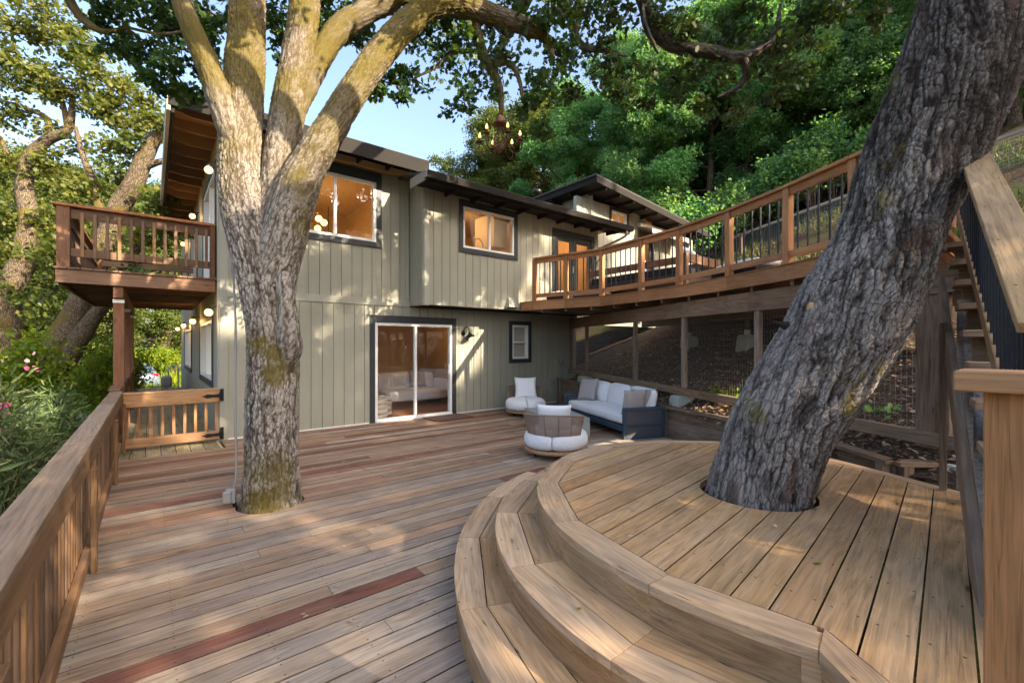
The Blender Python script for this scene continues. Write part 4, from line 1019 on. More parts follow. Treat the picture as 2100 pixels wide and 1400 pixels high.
# newel and short railing in the near right corner
nr = thing('platform_railing', 'stout knotted corner post with thick flat cap at the right edge of the view', 'railing', (1.52, .07, ZP))
box('post', 1.475, 1.575, .004, .108, .0, 1.484, W_KNOT, nr, (.31, .145, .055))
board('top_cap', (1.515, .152, 1.508), (1.515, -1.35, 1.508), .17, .046, W_STEP, nr, (.31, .165, .075))
board('upper_rail', (1.53, .015, 1.40), (1.53, -1.2, 1.40), .04, .14, W_STEP, nr, (.30, .17, .08)); board('lower_rail', (1.53, .015, .66), (1.53, -1.2, .66), .04, .09, W_STEP, nr, (.28, .16, .08))
box('post', 1.475, 1.575, -1.31, -1.21, .0, 1.484, W_STEP, nr, (.27, .15, .07))
for k in range(9): box('baluster', 1.521, 1.54, -.1 - k * .12, -.081 - k * .12, .70, 1.33, M_BALU, nr)

# ---------------------------------------------------------------- trees
def tube_arrays(path, nseg, step, bark_off=0.0, cap=True):
    """path: list of (Vector, radius) -> verts, quads, bark coordinates, axis frame"""
    P = [Vector(p) for p, r in path]; Rr = [r for p, r in path]
    pts, rad = [], []
    for i in range(len(P) - 1):
        p0, p1, p2, p3 = P[max(i - 1, 0)], P[i], P[i + 1], P[min(i + 2, len(P) - 1)]
        n = max(1, int((p2 - p1).length / step))
        for k in range(n):
            t = k / n
            pts.append(.5 * ((2 * p1) + (-p0 + p2) * t + (2 * p0 - 5 * p1 + 4 * p2 - p3) * t * t + (-p0 + 3 * p1 - 3 * p2 + p3) * t ** 3))
            tt = t * t * (3 - 2 * t); rad.append(Rr[i] * (1 - tt) + Rr[i + 1] * tt)
    pts.append(P[-1]); rad.append(Rr[-1])
    C = np.array([tuple(p) for p in pts]); rad = np.array(rad); n = len(C)
    Tn = np.gradient(C, axis=0) if n > 2 else np.repeat((C[-1] - C[0])[None], n, 0); Tn /= np.linalg.norm(Tn, axis=1)[:, None] + 1e-9
    u = np.cross(Tn[0], (0.3, 1, .2)); u /= np.linalg.norm(u); U = [u]
    for i in range(1, n):
        u = U[-1] - Tn[i] * (U[-1] @ Tn[i]); u /= np.linalg.norm(u); U.append(u)
    U = np.array(U); Vv = np.cross(Tn, U); L = np.concatenate([[0], np.cumsum(np.linalg.norm(np.diff(C, axis=0), axis=1))])
    th = np.linspace(0, 2 * np.pi, nseg, endpoint=False)
    D = U[:, None, :] * np.cos(th)[None, :, None] + Vv[:, None, :] * np.sin(th)[None, :, None]
    B = np.stack([np.cos(th)[None] * rad[:, None], np.sin(th)[None] * rad[:, None], np.repeat((L + bark_off)[:, None], nseg, 1)], -1)
    return C, D, rad, B
def tube_faces(n, nseg, off):
    i = np.arange(n * nseg).reshape(n, nseg) + off; j = np.roll(i, -1, axis=1)
    return np.stack([i[:-1], j[:-1], j[1:], i[1:]], -1).reshape(-1, 4)
def trunk_mesh(name, tubes, mat, disp=None):
    """tubes: (path, segments, step, lumpiness)"""
    VV, FF_, BB, RR = [], [], [], []; off = 0
    for k, (path, nseg, step, lump) in enumerate(tubes):
        C, D, rad, B = tube_arrays(path, nseg, step, k * 7.3); Bf = B.reshape(-1, 3)
        d = np.zeros(len(Bf)); rgd = np.full(len(Bf), .6)
        if lump: d += (fbm(np.stack([Bf[:, 0] * 3.2, Bf[:, 1] * 3.2, Bf[:, 2] * 1.6], 1) + k, 3) - .45) * lump
        if disp is not None and lump: dd_, rgd = disp(Bf); d += dd_
        V = C[:, None, :] + D * (rad[:, None, None] + d.reshape(len(C), nseg)[:, :, None] * np.minimum(1, rad / .12)[:, None, None])
        VV.append(V.reshape(-1, 3)); FF_.append(tube_faces(len(C), nseg, off)); BB.append(Bf); RR.append(rgd); off += len(C) * nseg
    me = np_mesh(name, np.concatenate(VV), np.concatenate(FF_), True, {'ridge': np.concatenate(RR)}, {'bark': np.concatenate(BB)})
    me.materials.append(mat); return me
def oak_template():
    h = [(.03, 0), (.12, .22), (.30, .30), (.17, .43), (.38, .60), (.20, .72), (.20, .92)]
    o = [(x, y) for x, y in h] + [(0, 1.02)] + [(-x, y) for x, y in h[::-1]]
    V = [(0, .52, .0)] + [(x, y, .10 * abs(x)) for x, y in o]
    n = len(o); return np.array(V, float), np.array([(0, 1 + i, 1 + (i + 1) % n) for i in range(n - 1)])
LEAF = {'oak': oak_template(),
        'rhomb': (np.array([(0, 0, 0), (.30, .5, .07), (0, 1, 0), (-.30, .5, .07)], float), np.array([(0, 1, 2), (0, 2, 3)])),
        'lance': (np.array([(0, 0, 0), (.075, .45, .02), (0, 1, -.06), (-.075, .45, .02)], float), np.array([(0, 1, 2), (0, 2, 3)])),
        'flower': (np.array([(0, 0, 0), (.5, .2, .2), (.3, .8, .2), (-.3, .8, .2), (-.5, .2, .2)], float), np.array([(0, 1, 2), (0, 2, 3), (0, 3, 4)]))}
def leaf_mesh(name, C, S, tint, mat, shape='rhomb', up=.5, updir=(0, 0, 1), rng=RNG, grow=None):
    tv, tf = LEAF[shape]; n = len(C)
    N = rng.normal(size=(n, 3)) ; N /= np.linalg.norm(N, axis=1)[:, None]; N = N + np.array(updir) * up; N /= np.linalg.norm(N, axis=1)[:, None]
    A = rng.normal(size=(n, 3)) if grow is None else grow + rng.normal(size=(n, 3)) * .35
    A = A - N * np.sum(A * N, 1)[:, None]; A /= np.linalg.norm(A, axis=1)[:, None] + 1e-9
    Bt = np.cross(A, N)
    V = C[:, None, :] + S[:, None, None] * (Bt[:, None, :] * tv[None, :, 0, None] + A[:, None, :] * tv[None, :, 1, None] + N[:, None, :] * tv[None, :, 2, None])
    Fc = (tf[None] + (np.arange(n) * len(tv))[:, None, None]).reshape(-1, 3)
    me = np_mesh(name, V.reshape(-1, 3), Fc, False, {'tint': np.repeat(tint, len(tv))})
    me.materials.append(mat); return me
def blob_leaves(blobs, rng, sub=.34, per=110, dens=9, squash=.7):
    """blobs: (centre, radius) -> leaf points grouped in sprays, with the twigs that carry them"""
    pts, tw, tn = [], [], []
    for c, r in blobs:
        c = np.array(c); k = max(3, int(dens * (r / .5) ** 1.6))
        d = rng.normal(size=(k, 3)); d /= np.linalg.norm(d, axis=1)[:, None]; d *= (rng.random(k) ** .45)[:, None] * r; d[:, 2] *= squash
        base = rng.random()
        for q in c + d:
            m = max(4, int(per * rng.uniform(.5, 1.3))); sr = sub * rng.uniform(.6, 1.25) * min(1, r / .5 + .3)
            e = rng.normal(size=(m, 3)); e /= np.linalg.norm(e, axis=1)[:, None]; e *= (rng.random(m) ** .5)[:, None] * sr; e[:, 2] *= .62
            pts.append(q + e); tn.append(np.clip(rng.normal(.35 + .3 * base, .17, m), 0, 1)); tw.append((c, q, r))
    return np.concatenate(pts), np.concatenate(tn), tw
def twigs(tw, r0=.012, every=1):
    out = []
    for i, (c, q, r) in enumerate(tw):
        if i % every: continue
        m = (c + q) / 2 + np.array((0, 0, .08 * r)); out.append(([(Vector(c), r0), (Vector(m), r0 * .7), (Vector(q), r0 * .35)], 4, .3, 0))
    return out
M_OAKLEAF = leafmat('oak_leaf', [(0, (.014, .036, .011)), (.5, (.036, .078, .020)), (1, (.09, .13, .03))], .40)
M_SUNLEAF = leafmat('sunny_oak_leaf', [(0, (.030, .055, .012)), (.5, (.075, .11, .020)), (1, (.20, .19, .035))], .42)  # yellow of sunlit foliage put into the leaf colour
M_HILLLEAF = leafmat('bay_leaf', [(0, (.055, .15, .062)), (.5, (.13, .29, .12)), (1, (.28, .40, .14))], .5)
M_YELLEAF = leafmat('yellow_green_leaf', [(0, (.05, .11, .012)), (.5, (.14, .21, .012)), (1, (.33, .30, .02))], .45)
M_OLEA = leafmat('oleander_leaf', [(0, (.045, .08, .032)), (.5, (.105, .16, .065)), (1, (.30, .33, .15))], .35)
M_PINK = leafmat('pink_petal', [(0, (.55, .03, .16)), (.5, (.62, .10, .25)), (1, (.70, .42, .45))], .3, tcol=(1, 1, 1, 1))
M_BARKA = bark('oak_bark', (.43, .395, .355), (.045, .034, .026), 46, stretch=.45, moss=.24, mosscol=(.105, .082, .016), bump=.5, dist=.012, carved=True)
M_BARKAL = bark('oak_limb_bark', (.34, .31, .27), (.055, .042, .03), 27, moss=.30, bump=.8, dist=.03)
M_BARKB = bark('furrowed_bark', (.37, .335, .31), (.022, .016, .012), 34, moss=.08, stretch=.35, bump=.9, dist=.014, carved=True, rust=(.11, .060, .042))
M_BARKF = bark('mossy_bark', (.19, .15, .105), (.035, .026, .018), 30, stretch=.25, moss=.30, mosscol=(.11, .085, .015), bump=.6)
M_BARKH = bark('hill_tree_bark', (.16, .12, .09), (.035, .025, .018), 12, moss=.1, bump=.5)

def pp(px, py, w_, t):
    u = (px - 1050) / FOC
    return (at(px, py, t), w_ / 2 / FOC * t / math.sqrt(1 + u * u) * .97)
# the big upright oak growing through the deck
ta = thing('oak_tree', 'upright multi-stemmed oak with pale flaky bark growing through the main deck', 'tree', (*TREE_A, -.4))
A_main = [pp(556, 1120, 150, 4.5), pp(556, 1050, 140, 4.48), pp(557, 1000, 128, 4.48), pp(558, 940, 116, 4.47), pp(558, 850, 111, 4.46), pp(559, 760, 112, 4.46), pp(557, 680, 110, 4.46), pp(549, 610, 118, 4.46), pp(536, 545, 120, 4.47), pp(512, 460, 112, 4.48), pp(495, 380, 98, 4.5), pp(493, 300, 94, 4.5), pp(496, 230, 92, 4.52), pp(502, 150, 86, 4.55), pp(506, 60, 80, 4.6), pp(509, -60, 76, 4.65), pp(505, -220, 66, 4.7), pp(470, -420, 50, 4.9), pp(440, -640, 30, 5.2)]
A_B = [pp(548, 580, 90, 4.5), pp(562, 480, 96, 4.54), pp(574, 390, 84, 4.62), pp(580, 300, 78, 4.67), pp(591, 220, 74, 4.7), pp(607, 140, 68, 4.75), pp(621, 50, 65, 4.8), pp(632, -60, 63, 4.9), pp(660, -240, 54, 5.1), pp(720, -450, 36, 5.4)]
A_C = [pp(560, 585, 90, 4.44), pp(582, 490, 96, 4.42), pp(606, 400, 92, 4.42), pp(643, 320, 74, 4.45), pp(690, 243, 64, 4.5), pp(738, 170, 62, 4.6), pp(783, 107, 60, 4.75), pp(827, 57, 57, 4.9), pp(872, 20, 52, 5.05), pp(915, 5, 54, 5.2), pp(965, 18, 46, 5.35), pp(1030, 38, 42, 5.5), pp(1085, 58, 36, 5.6), pp(1118, 78, 20, 5.7), pp(1135, 120, 9, 5.7)]
A_C2 = [pp(850, 30, 60, 5.0), pp(890, -40, 54, 5.0), pp(930, -140, 46, 5.0), pp(1000, -300, 34, 5.0), pp(1100, -420, 20, 5.0)]
A_D = [pp(588, 290, 40, 4.68), pp(604, 228, 50, 4.74), pp(634, 165, 50, 4.85), pp(664, 105, 50, 4.95), pp(698, 58, 50, 5.05), pp(748, 25, 46, 5.15), pp(810, -10, 46, 5.3), pp(870, -90, 38, 5.5), pp(930, -200, 24, 5.8)]
A_E = [pp(503, 400, 36, 4.55), pp(494, 335, 56, 4.48), pp(473, 262, 62, 4.4), pp(448, 190, 62, 4.35), pp(425, 130, 58, 4.3), pp(398, 70, 54, 4.25), pp(372, 0, 50, 4.2), pp(345, -90, 46, 4.15), pp(290, -200, 38, 4.2), pp(200, -270, 26, 4.4)]
A_F = [pp(290, -200, 30, 4.2), pp(180, -140, 30, 4.5), pp(135, -40, 27, 4.8), pp(150, 15, 26, 4.9), pp(180, 48, 23, 5.0), pp(215, 66, 14, 5.0), pp(260, 60, 7, 5.1), pp(300, 90, 4, 5.1)]
A_G = [pp(970, 25, 20, 5.4), pp(978, 70, 24, 5.5), pp(994, 120, 21, 5.55), pp(1020, 165, 17, 5.6), pp(1028, 215, 12, 5.6), pp(1024, 250, 5, 5.6)]
A_H = [pp(1005, 135, 14, 5.55), pp(1045, 130, 13, 5.6), pp(1065, 165, 9, 5.6), pp(1072, 210, 5, 5.6)]
A_I = [pp(985, 105, 10, 5.5), pp(930, 110, 9, 5.45), pp(890, 140, 7, 5.4), pp(850, 160, 4, 5.3)]
A_J = [pp(255, 55, 8, 5.1), pp(330, 70, 8, 5.0), pp(400, 60, 6, 5.0)]
blA = [(at(*q[:3]), q[3]) for q in [
    (880, 70, 5.3, .34), (930, 95, 5.5, .36), (900, 140, 5.4, .26), (960, 150, 5.6, .34), (1000, 180, 5.6, .30), (1050, 120, 5.6, .36), (1080, 170, 5.7, .30), (1090, 60, 5.7, .36), (1040, 60, 5.7, .28), (940, 205, 5.5, .26), (1100, 225, 5.7, .26), (855, 165, 5.3, .2), (800, 160, 5.2, .20), (820, 185, 5.2, .12), (770, 190, 5.1, .12), (1140, 110, 5.8, .36), (1130, 170, 5.8, .26), (1150, 30, 5.8, .4), (980, 20, 5.6, .3), (905, 30, 5.4, .22), (1110, 270, 5.8, .18), 
    (250, 40, 5.1, .34), (300, 90, 5.1, .34), (350, 60, 5.0, .30), (330, 130, 5.0, .26), (390, 100, 5.0, .28), (290, 15, 5.0, .4), (400, 30, 4.9, .3), (240, 90, 5.2, .16), (370, 165, 5.0, .16), (210, 20, 5.1, .22), (310, 165, 5.1, .1),
    (570, 15, 5.6, .26), (565, 70, 5.7, .16), (690, 25, 5.6, .28), (670, 85, 5.7, .14), (735, 75, 5.6, .16), (740, 10, 5.6, .25), (650, 0, 5.6, .2), (800, 0, 5.6, .2), (430, 25, 4.6, .2), (575, 135, 5.9, .12), (440, 70, 4.7, .14),
    (470, 20, 5.6, .2), (560, 40, 6.2, .3), (590, 180, 6.5, .14), (690, 20, 6.2, .35), (640, 60, 6.4, .25), (745, 60, 6.2, .3), (360, 20, 5.3, .4), (300, 60, 5.4, .4), (260, 120, 5.4, .3), (420, 140, 5.4, .22), (345, 190, 5.4, .2), (395, 200, 5.6, .16),
    (540, -60, 5, .5), (620, -90, 5.3, .6), (420, -80, 4.6, .5), (300, -60, 4.6, .5), (180, -60, 4.8, .5), (720, -90, 5.4, .5), (860, -70, 5.4, .6), (1000, -70, 5.5, .6), (1120, -60, 5.8, .6)]]
rA = np.random.default_rng(21)
for k in range(7):                                           # the crown goes on above the frame
    a = rA.uniform(0, 6.283); r = rA.uniform(.6, 3.4); blA.append((Vector((TREE_A[0] + r * math.cos(a) + .4, TREE_A[1] + r * math.sin(a), rA.uniform(6.6, 9.6) - r * .25)), rA.uniform(.5, .85)))
pA, tA, twA = blob_leaves(blA, rA, sub=.20, per=46, dens=9)
def dispA(B):
    wb = np.stack([fbm(B * 12 + 3, 3, 1), fbm(B * 12 + 9, 3, 2), fbm(B * 9 + 5, 2, 4)], 1) * 1.7
    d1, d2 = worley(np.stack([B[:, 0] * 31, B[:, 1] * 31, B[:, 2] * 9.0], 1) + wb)
    e1, e2 = worley(np.stack([B[:, 0] * 48, B[:, 1] * 48, B[:, 2] * 27], 1) + wb * 1.5, 6)
    v_ = np.abs(2 * vnoise(np.stack([B[:, 0] * 38, B[:, 1] * 38, B[:, 2] * 3.2], 1) + wb, 17) - 1)
    g = np.clip((d2 - d1) * 3.6, 0, 1); g2 = np.clip((e2 - e1) * 3.0, 0, 1); v_ = np.clip(v_ * 2.6, 0, 1); n_ = fbm(B * np.array((80, 80, 40)), 2, 8); m_ = fbm(B * np.array((5, 5, 2.2)), 3, 14)
    h = g * .009 + v_ * .006 + g2 * .003 - .012 + (n_ - .37) * .009
    return h, np.clip((.15 + .85 * g) * (.30 + .70 * v_) * (.55 + .45 * g2) * (.15 + 1.0 * n_ + .95 * m_), 0, 1)
tubesA = [(A_main, 200, .013, .05), (A_B, 110, .019, .035), (A_C, 120, .018, .04), (A_D, 48, .04, .03), (A_E, 60, .03, .03), (A_C2, 24, .1, .02), (A_F, 18, .06, .02), (A_G, 16, .05, .015), (A_H, 10, .05, .01), (A_I, 8, .06, 0), (A_J, 8, .06, 0)]
burl = [pp(582, 560, 40, 4.34), pp(588, 620, 44, 4.33), pp(592, 680, 52, 4.33), pp(594, 712, 56, 4.36), pp(589, 742, 46, 4.40), pp(578, 800, 24, 4.48), pp(570, 860, 14, 4.52)]
tubesA.append((burl, 40, .02, .03))
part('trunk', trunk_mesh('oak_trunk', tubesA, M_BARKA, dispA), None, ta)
part('twigs', trunk_mesh('oak_twigs', twigs(twA, .009), M_BARKH), None, ta)['kind'] = 'stuff'
near_ = pA[:, 2] < 6.0
for nm_, k_, sh_ in (('crown', near_, 'oak'), ('upper_crown', ~near_, 'rhomb')): part(nm_, leaf_mesh('oak_crown', pA[k_], rA.uniform(.055, .105, k_.sum()) * (1 if sh_ == 'oak' else 1.15), tA[k_], M_OAKLEAF, sh_, .35, rng=rA), None, ta)

# the leaning oak on the platform
tb_ = thing('oak_tree', 'thick dark-furrowed oak trunk leaning right through the round platform', 'tree', (*TREE_B, 0))
TB = 3.17
Bp = [(1535, 1120, 255, 3.18), (1548, 1050, 232, 3.18), (1556, 1000, 222, TB), (1575, 940, 220, TB), (1598, 880, 226, TB), (1640, 810, 238, TB), (1684, 745, 250, TB), (1720, 685, 258, TB), (1750, 630, 264, TB), (1780, 575, 258, 3.16), (1810, 510, 248, 3.16), (1836, 440, 244, 3.16), (1872, 350, 268, 3.17), (1912, 260, 286, 3.18), (1955, 160, 296, 3.2), (1983, 70, 292, 3.22), (2006, 0, 290, 3.25), (2050, -150, 270, 3.3), (2090, -300, 220, 3.4), (2110, -450, 200, 3.5)]
B_path = [pp(*q) for q in Bp]
top = B_path[-1][0]
B_l1 = [(B_path[-2][0], .34), (top + Vector((-.2, .5, .5)), .27), (Vector((4.0, 2.2, 6.7)), .22), (Vector((4.4, 4.2, 7.4)), .17), (Vector((5.3, 6.2, 7.8)), .10), (Vector((6.0, 8.0, 8.0)), .05)]
B_l2 = [(top, .34), (top + Vector((.9, -.2, .9)), .28), (Vector((7.2, .6, 7.2)), .22), (Vector((9.2, 1.6, 8.2)), .14), (Vector((11, 2.4, 8.6)), .06)]
B_l3 = [(top, .3), (top + Vector((-.1, -.7, 1.0)), .25), (Vector((4.2, -2.4, 7.4)), .18), (Vector((3.4, -4.6, 8.4)), .1), (Vector((2.8, -6, 8.6)), .05)]
B_l4 = [(B_path[-2][0] + Vector((-.1, .1, 0)), .2), (Vector((3.2, .8, 5.9)), .16), (Vector((1.8, 1.4, 6.8)), .11), (Vector((.3, 1.6, 7.3)), .05)]
B_br = [pp(1290, -90, 30, 6.6), pp(1318, -10, 34, 6.6), pp(1336, 45, 34, 6.6), pp(1362, 82, 32, 6.6), pp(1405, 100, 31, 6.6), pp(1460, 108, 30, 6.6), pp(1520, 118, 27, 6.6), pp(1570, 95, 22, 6.6), pp(1592, 60, 14, 6.6), pp(1600, 10, 7, 6.6)]
B_b2 = [pp(1524, 118, 20, 6.6), pp(1530, 155, 17, 6.6), pp(1505, 185, 12, 6.6), pp(1470, 200, 6, 6.6)]
B_b3 = [pp(1195, -60, 22, 6.4), pp(1185, 20, 20, 6.4), pp(1178, 60, 18, 6.4), pp(1195, 95, 16, 6.4), pp(1245, 105, 11, 6.4), pp(1285, 115, 6, 6.4)]
B_b4 = [pp(1310, -60, 12, 6.3), pp(1320, 40, 12, 6.3), pp(1340, 90, 9, 6.3), pp(1350, 110, 5, 6.3)]
stub = [pp(1640, 655, 34, 3.05), pp(1600, 668, 24, 3.02), pp(1578, 660, 14, 3.0), pp(1566, 654, 9, 3.0)]
knob = [pp(1490, 920, 40, 3.0), pp(1472, 925, 38, 2.98), pp(1466, 935, 20, 2.97)]
def dispB(B):
    tw_ = .55 * B[:, 2]; B = np.stack([B[:, 0] * np.cos(tw_) - B[:, 1] * np.sin(tw_), B[:, 0] * np.sin(tw_) + B[:, 1] * np.cos(tw_), B[:, 2]], 1)
    wb = np.stack([fbm(B * np.array((7, 7, 4)) + 3, 3, 1), fbm(B * np.array((7, 7, 4)) + 9, 3, 2), fbm(B * 6 + 5, 3, 4)], 1) - .44
    q = np.stack([B[:, 0] * 24, B[:, 1] * 24, B[:, 2] * 3.2], 1) + wb * 2.0
    r1 = np.abs(2 * vnoise(q, 21) - 1); r2 = np.abs(2 * vnoise(q * np.array((2.1, 2.1, 2.9)) + 7 + wb * 2, 22) - 1); r3 = np.abs(2 * vnoise(q * np.array((.55, .55, .8)) + 17, 25) - 1)
    d1, d2 = worley(np.stack([B[:, 0] * 34, B[:, 1] * 34, B[:, 2] * 26], 1) + wb * 6, 9)
    ck = np.clip((d2 - d1) * 4.5, 0, 1); n3 = fbm(B * np.array((120, 120, 60)), 2, 31); lo = fbm(B * np.array((3, 3, 1.4)), 3, 44)
    a_ = np.clip(r1 * 2.6, 0, 1); b_ = np.clip(r2 * 2.8, 0, 1); c_ = np.clip(r3 * 2.2, 0, 1)
    h = a_ * .012 + c_ * .004 + b_ * .007 + ck * .006 + (n3 - .37) * .020 - .022
    low_ = np.clip((3.2 - B[:, 2]) / 1.6, 0, 1)
    rd = (a_ * .7 + .3) * (b_ * .6 + .4) * (c_ * .5 + .5) * (ck * .35 + .65) * (.0 + 1.25 * n3 + .45 * lo + .35 * low_) * (.62 + .45 * low_)
    return h, np.clip(rd, 0, 1)
tubesB = [(B_path, 420, .0092, .03), (B_l1, 40, .08, .03), (B_l2, 40, .08, .03), (B_l3, 36, .08, .03), (B_l4, 30, .08, .02), (B_br, 26, .06, .03), (B_b2, 14, .06, .02), (B_b3, 16, .06, .02), (B_b4, 10, .06, .01)]
part('trunk', trunk_mesh('leaning_trunk', tubesB, M_BARKB, dispB), None, tb_)
blB = [(at(*q[:3]), q[3]) for q in [
    (1180, 30, 6.4, .45), (1240, 70, 6.4, .42), (1300, 130, 6.4, .34), (1215, 150, 6.4, .34), (1270, 190, 6.5, .26), (1360, 40, 6.5, .4), (1420, 60, 6.5, .4), (1430, 140, 6.6, .36), (1490, 50, 6.6, .4), (1480, 160, 6.6, .3), (1540, 40, 6.6, .4), (1560, 150, 6.6, .36), (1600, 100, 6.6, .4), (1650, 60, 6.6, .4), (1640, 150, 6.6, .3), (1700, 40, 6.5, .4), (1390, 190, 6.6, .26), (1520, 220, 6.6, .28), (1590, 200, 6.6, .22), (1160, 110, 6.3, .26), (1320, 210, 6.6, .22), (1290, 20, 6.3, .4), (1175, 190, 6.3, .2), (1440, 220, 6.6, .18),
    (1230, -60, 6.4, .6), (1400, -60, 6.5, .6), (1560, -60, 6.6, .6), (1720, -50, 6.4, .6), (1800, 20, 5.6, .3)]]
rB = np.random.default_rng(5)
for k in range(9):                                           # high spreading crown, over and beside the viewer
    a = rB.uniform(0, 6.283); r = 5.6 * math.sqrt(rB.random()); c_ = Vector((5.4 + 1.05 * r * math.cos(a), -.6 + r * math.sin(a), rB.uniform(6.4, 10.2) - r * .18)); blB.append((c_, rB.uniform(.55, .95)))
for q in ((1.5, 2.6, 6.5), (2.1, 1.9, 6.9), (2.8, 2.3, 6.4), (2.4, 3.0, 7.2), (3.3, 1.6, 7.0), (1.0, 1.7, 7.0), (3.4, 2.9, 7.3), (1.7, 1.2, 7.5)):       # unseen foliage added above the deck to shade the left oak's limbs
    blB.append((Vector(q), rB.uniform(.38, .5)))
pB, tB, twB = blob_leaves(blB, rB, sub=.24, per=44, dens=9)
part('twigs', trunk_mesh('leaning_twigs', twigs(twB, .010), M_BARKH), None, tb_)['kind'] = 'stuff'
near_ = (pB[:, 2] < 6.35) & (pB[:, 1] > -1.5)
for nm_, k_, sh_ in (('crown', near_, 'oak'), ('upper_crown', ~near_, 'rhomb')): part(nm_, leaf_mesh('leaning_crown', pB[k_], rB.uniform(.06, .115, k_.sum()) * (1 if sh_ == 'oak' else 1.15), tB[k_], M_OAKLEAF, sh_, .35, rng=rB), None, tb_)
# sawn-off branch scar, set flush into the bark
from mathutils.bvhtree import BVHTree
tm = bpy.data.meshes['leaning_trunk']; bv = BVHTree.FromPolygons([v.co for v in tm.vertices], [tuple(p.vertices) for p in tm.polygons[:300000]])
hit = bv.ray_cast(Vector((0, 0, EYE)), (at(1662, 630, 3) - Vector((0, 0, EYE))).normalized())
if hit[0] is not None:
    part('branch_scar', lathe([(0, .004), (.024, .003), (.030, -.006), (.02, -.03)], 16), plain('cut_wood', (.42, .27, .13), .85), tb_, Matrix.Translation(hit[0]) @ (hit[1] * .4 + (Vector((0, 0, EYE)) - hit[0]).normalized() * .6 + Vector((-.3, .2, 0))).normalized().to_track_quat('Z', 'Y').to_matrix().to_4x4() @ Matrix.Diagonal((.8, 1.3, 1, 1)))
hit = bv.ray_cast(Vector((0, 0, EYE)), (at(1612, 668, 3) - Vector((0, 0, EYE))).normalized())
if hit[0] is not None:
    part('branch_stub', lathe([(.045, -.04), (.034, .0), (.020, .035), (.012, .05), (.010, .10), (0, .10)], 12), M_BARKB, tb_, Matrix.Translation(hit[0]) @ Vector((-.62, .60, .30)).to_track_quat('Z', 'Y').to_matrix().to_4x4())

# background trees: a few kinds, each placed many times
def make_tree(seed, H, Wd, kind, nblob, per, leaf, low=.25, mat=None, bmat=None, lean=0.0, sub=.55, trunkr=.22):
    rg = np.random.default_rng(seed); blobs = []; tubes = []
    tp = [(Vector((0, 0, -.6)), trunkr * 1.5), (Vector((.05 * H * lean, 0, H * .12)), trunkr * 1.05), (Vector((.14 * H * lean, .1, H * .35)), trunkr * .8), (Vector((.2 * H * lean, -.15, H * .6)), trunkr * .5), (Vector((.22 * H * lean, .1, H * .86)), trunkr * .18)]
    tubes.append((tp, 14, .35, .06))
    for k in range(nblob):
        h = low + (1 - low) * ((k + rg.random()) / nblob) ** .9
        pr = math.sin(math.pi * min(1, (h - low) / (1 - low) * .82 + .16)) ** .7
        a = rg.uniform(0, 6.283); r = Wd * pr * math.sqrt(rg.uniform(.12, 1)); ctr = np.array((.22 * H * lean * h + r * math.cos(a), r * math.sin(a), H * h + rg.uniform(-.3, .3)))
        br = rg.uniform(.55, 1.15) * Wd * .30; blobs.append((ctr, br))
        if k % 2 == 0:
            hh = max(.12, h - .14); b0 = Vector((.22 * H * lean * hh, 0, H * hh)); m = (b0 + Vector(ctr)) / 2 + Vector((rg.uniform(-.3, .3), rg.uniform(-.3, .3), -.2))
            tubes.append(([(b0, trunkr * .32), (m, trunkr * .2), (Vector(ctr), trunkr * .07)], 6, .4, .02))
    P, tn, tw = blob_leaves(blobs, rg, sub=sub, per=per, dens=7, squash=.75)
    me_l = leaf_mesh('crown', P, rg.uniform(leaf * .65, leaf * 1.2, len(P)), tn, mat, 'rhomb', .45, rng=rg)
    me_t = trunk_mesh('trunk', tubes, bmat)
    return me_t, me_l
HV = [make_tree(31, 13, 4.2, 'bay', 40, 120, .17, .08, M_HILLLEAF, M_BARKH, .2), make_tree(32, 15, 3.8, 'bay', 42, 120, .165, .12, M_HILLLEAF, M_BARKH, -.2), make_tree(33, 10.5, 4.2, 'bay', 34, 120, .165, .04, M_HILLLEAF, M_BARKH, .1)]
GV = [make_tree(41, 12, 4.6, 'oak', 38, 80, .15, .30, M_SUNLEAF, M_BARKF, .5, trunkr=.3), make_tree(42, 10, 4.0, 'oak', 32, 80, .15, .22, M_SUNLEAF, M_BARKF, -.4, trunkr=.26)]
SV = [make_tree(51, 12, 4.6, 'oak', 14, 95, .17, .30, M_SUNLEAF, M_BARKF, .4, trunkr=.3, sub=.45), make_tree(52, 11, 4.4, 'oak', 13, 95, .17, .26, M_SUNLEAF, M_BARKF, -.3, trunkr=.28, sub=.45)]
def place(var, x, y, s, rz, name, label, grp, dz=0):
    z = float(terr(x, y)) + dz
    t = thing(name, label, 'tree', (x, y, z), rz, grp); t.scale = (1, 1, 1)
    Mw = Matrix.Translation((x, y, z)) @ Matrix.Rotation(rz, 4, 'Z') @ Matrix.Scale(s, 4)
    part('trunk', var[0], None, t, Mw); part('crown', var[1], None, t, Mw); return t
rg = np.random.default_rng(77)
def place_px(var, px, t, s, name, label, grp):
    p = at(px, 700, t); return place(var, p.x, p.y, s, rg.uniform(0, 6.28), name, label, grp)
front = [(1175, 34, .8), (1235, 30, .95), (1290, 27, 1.0), (1370, 25.5, 1.0), (1450, 25, 1.05), (1530, 24, 1.0), (1610, 23.5, 1.0), (1690, 23, 1.0), (1780, 22.5, 1.0), (1880, 22, 1.05), (1990, 21.5, 1.0), (2110, 21, 1.0), (2080, 17.5, .8), (2190, 16.5, .85), (2300, 17, .9)]
for i, (px, t, s) in enumerate(front): place_px(HV[(i * 2) % 3 if i % 4 else 2], px, t + rg.uniform(-.6, .6), s * rg.uniform(.92, 1.08), 'hillside_tree', 'dense dark green tree in the front row of woods above the hillside fence', 'front row of hillside woods')
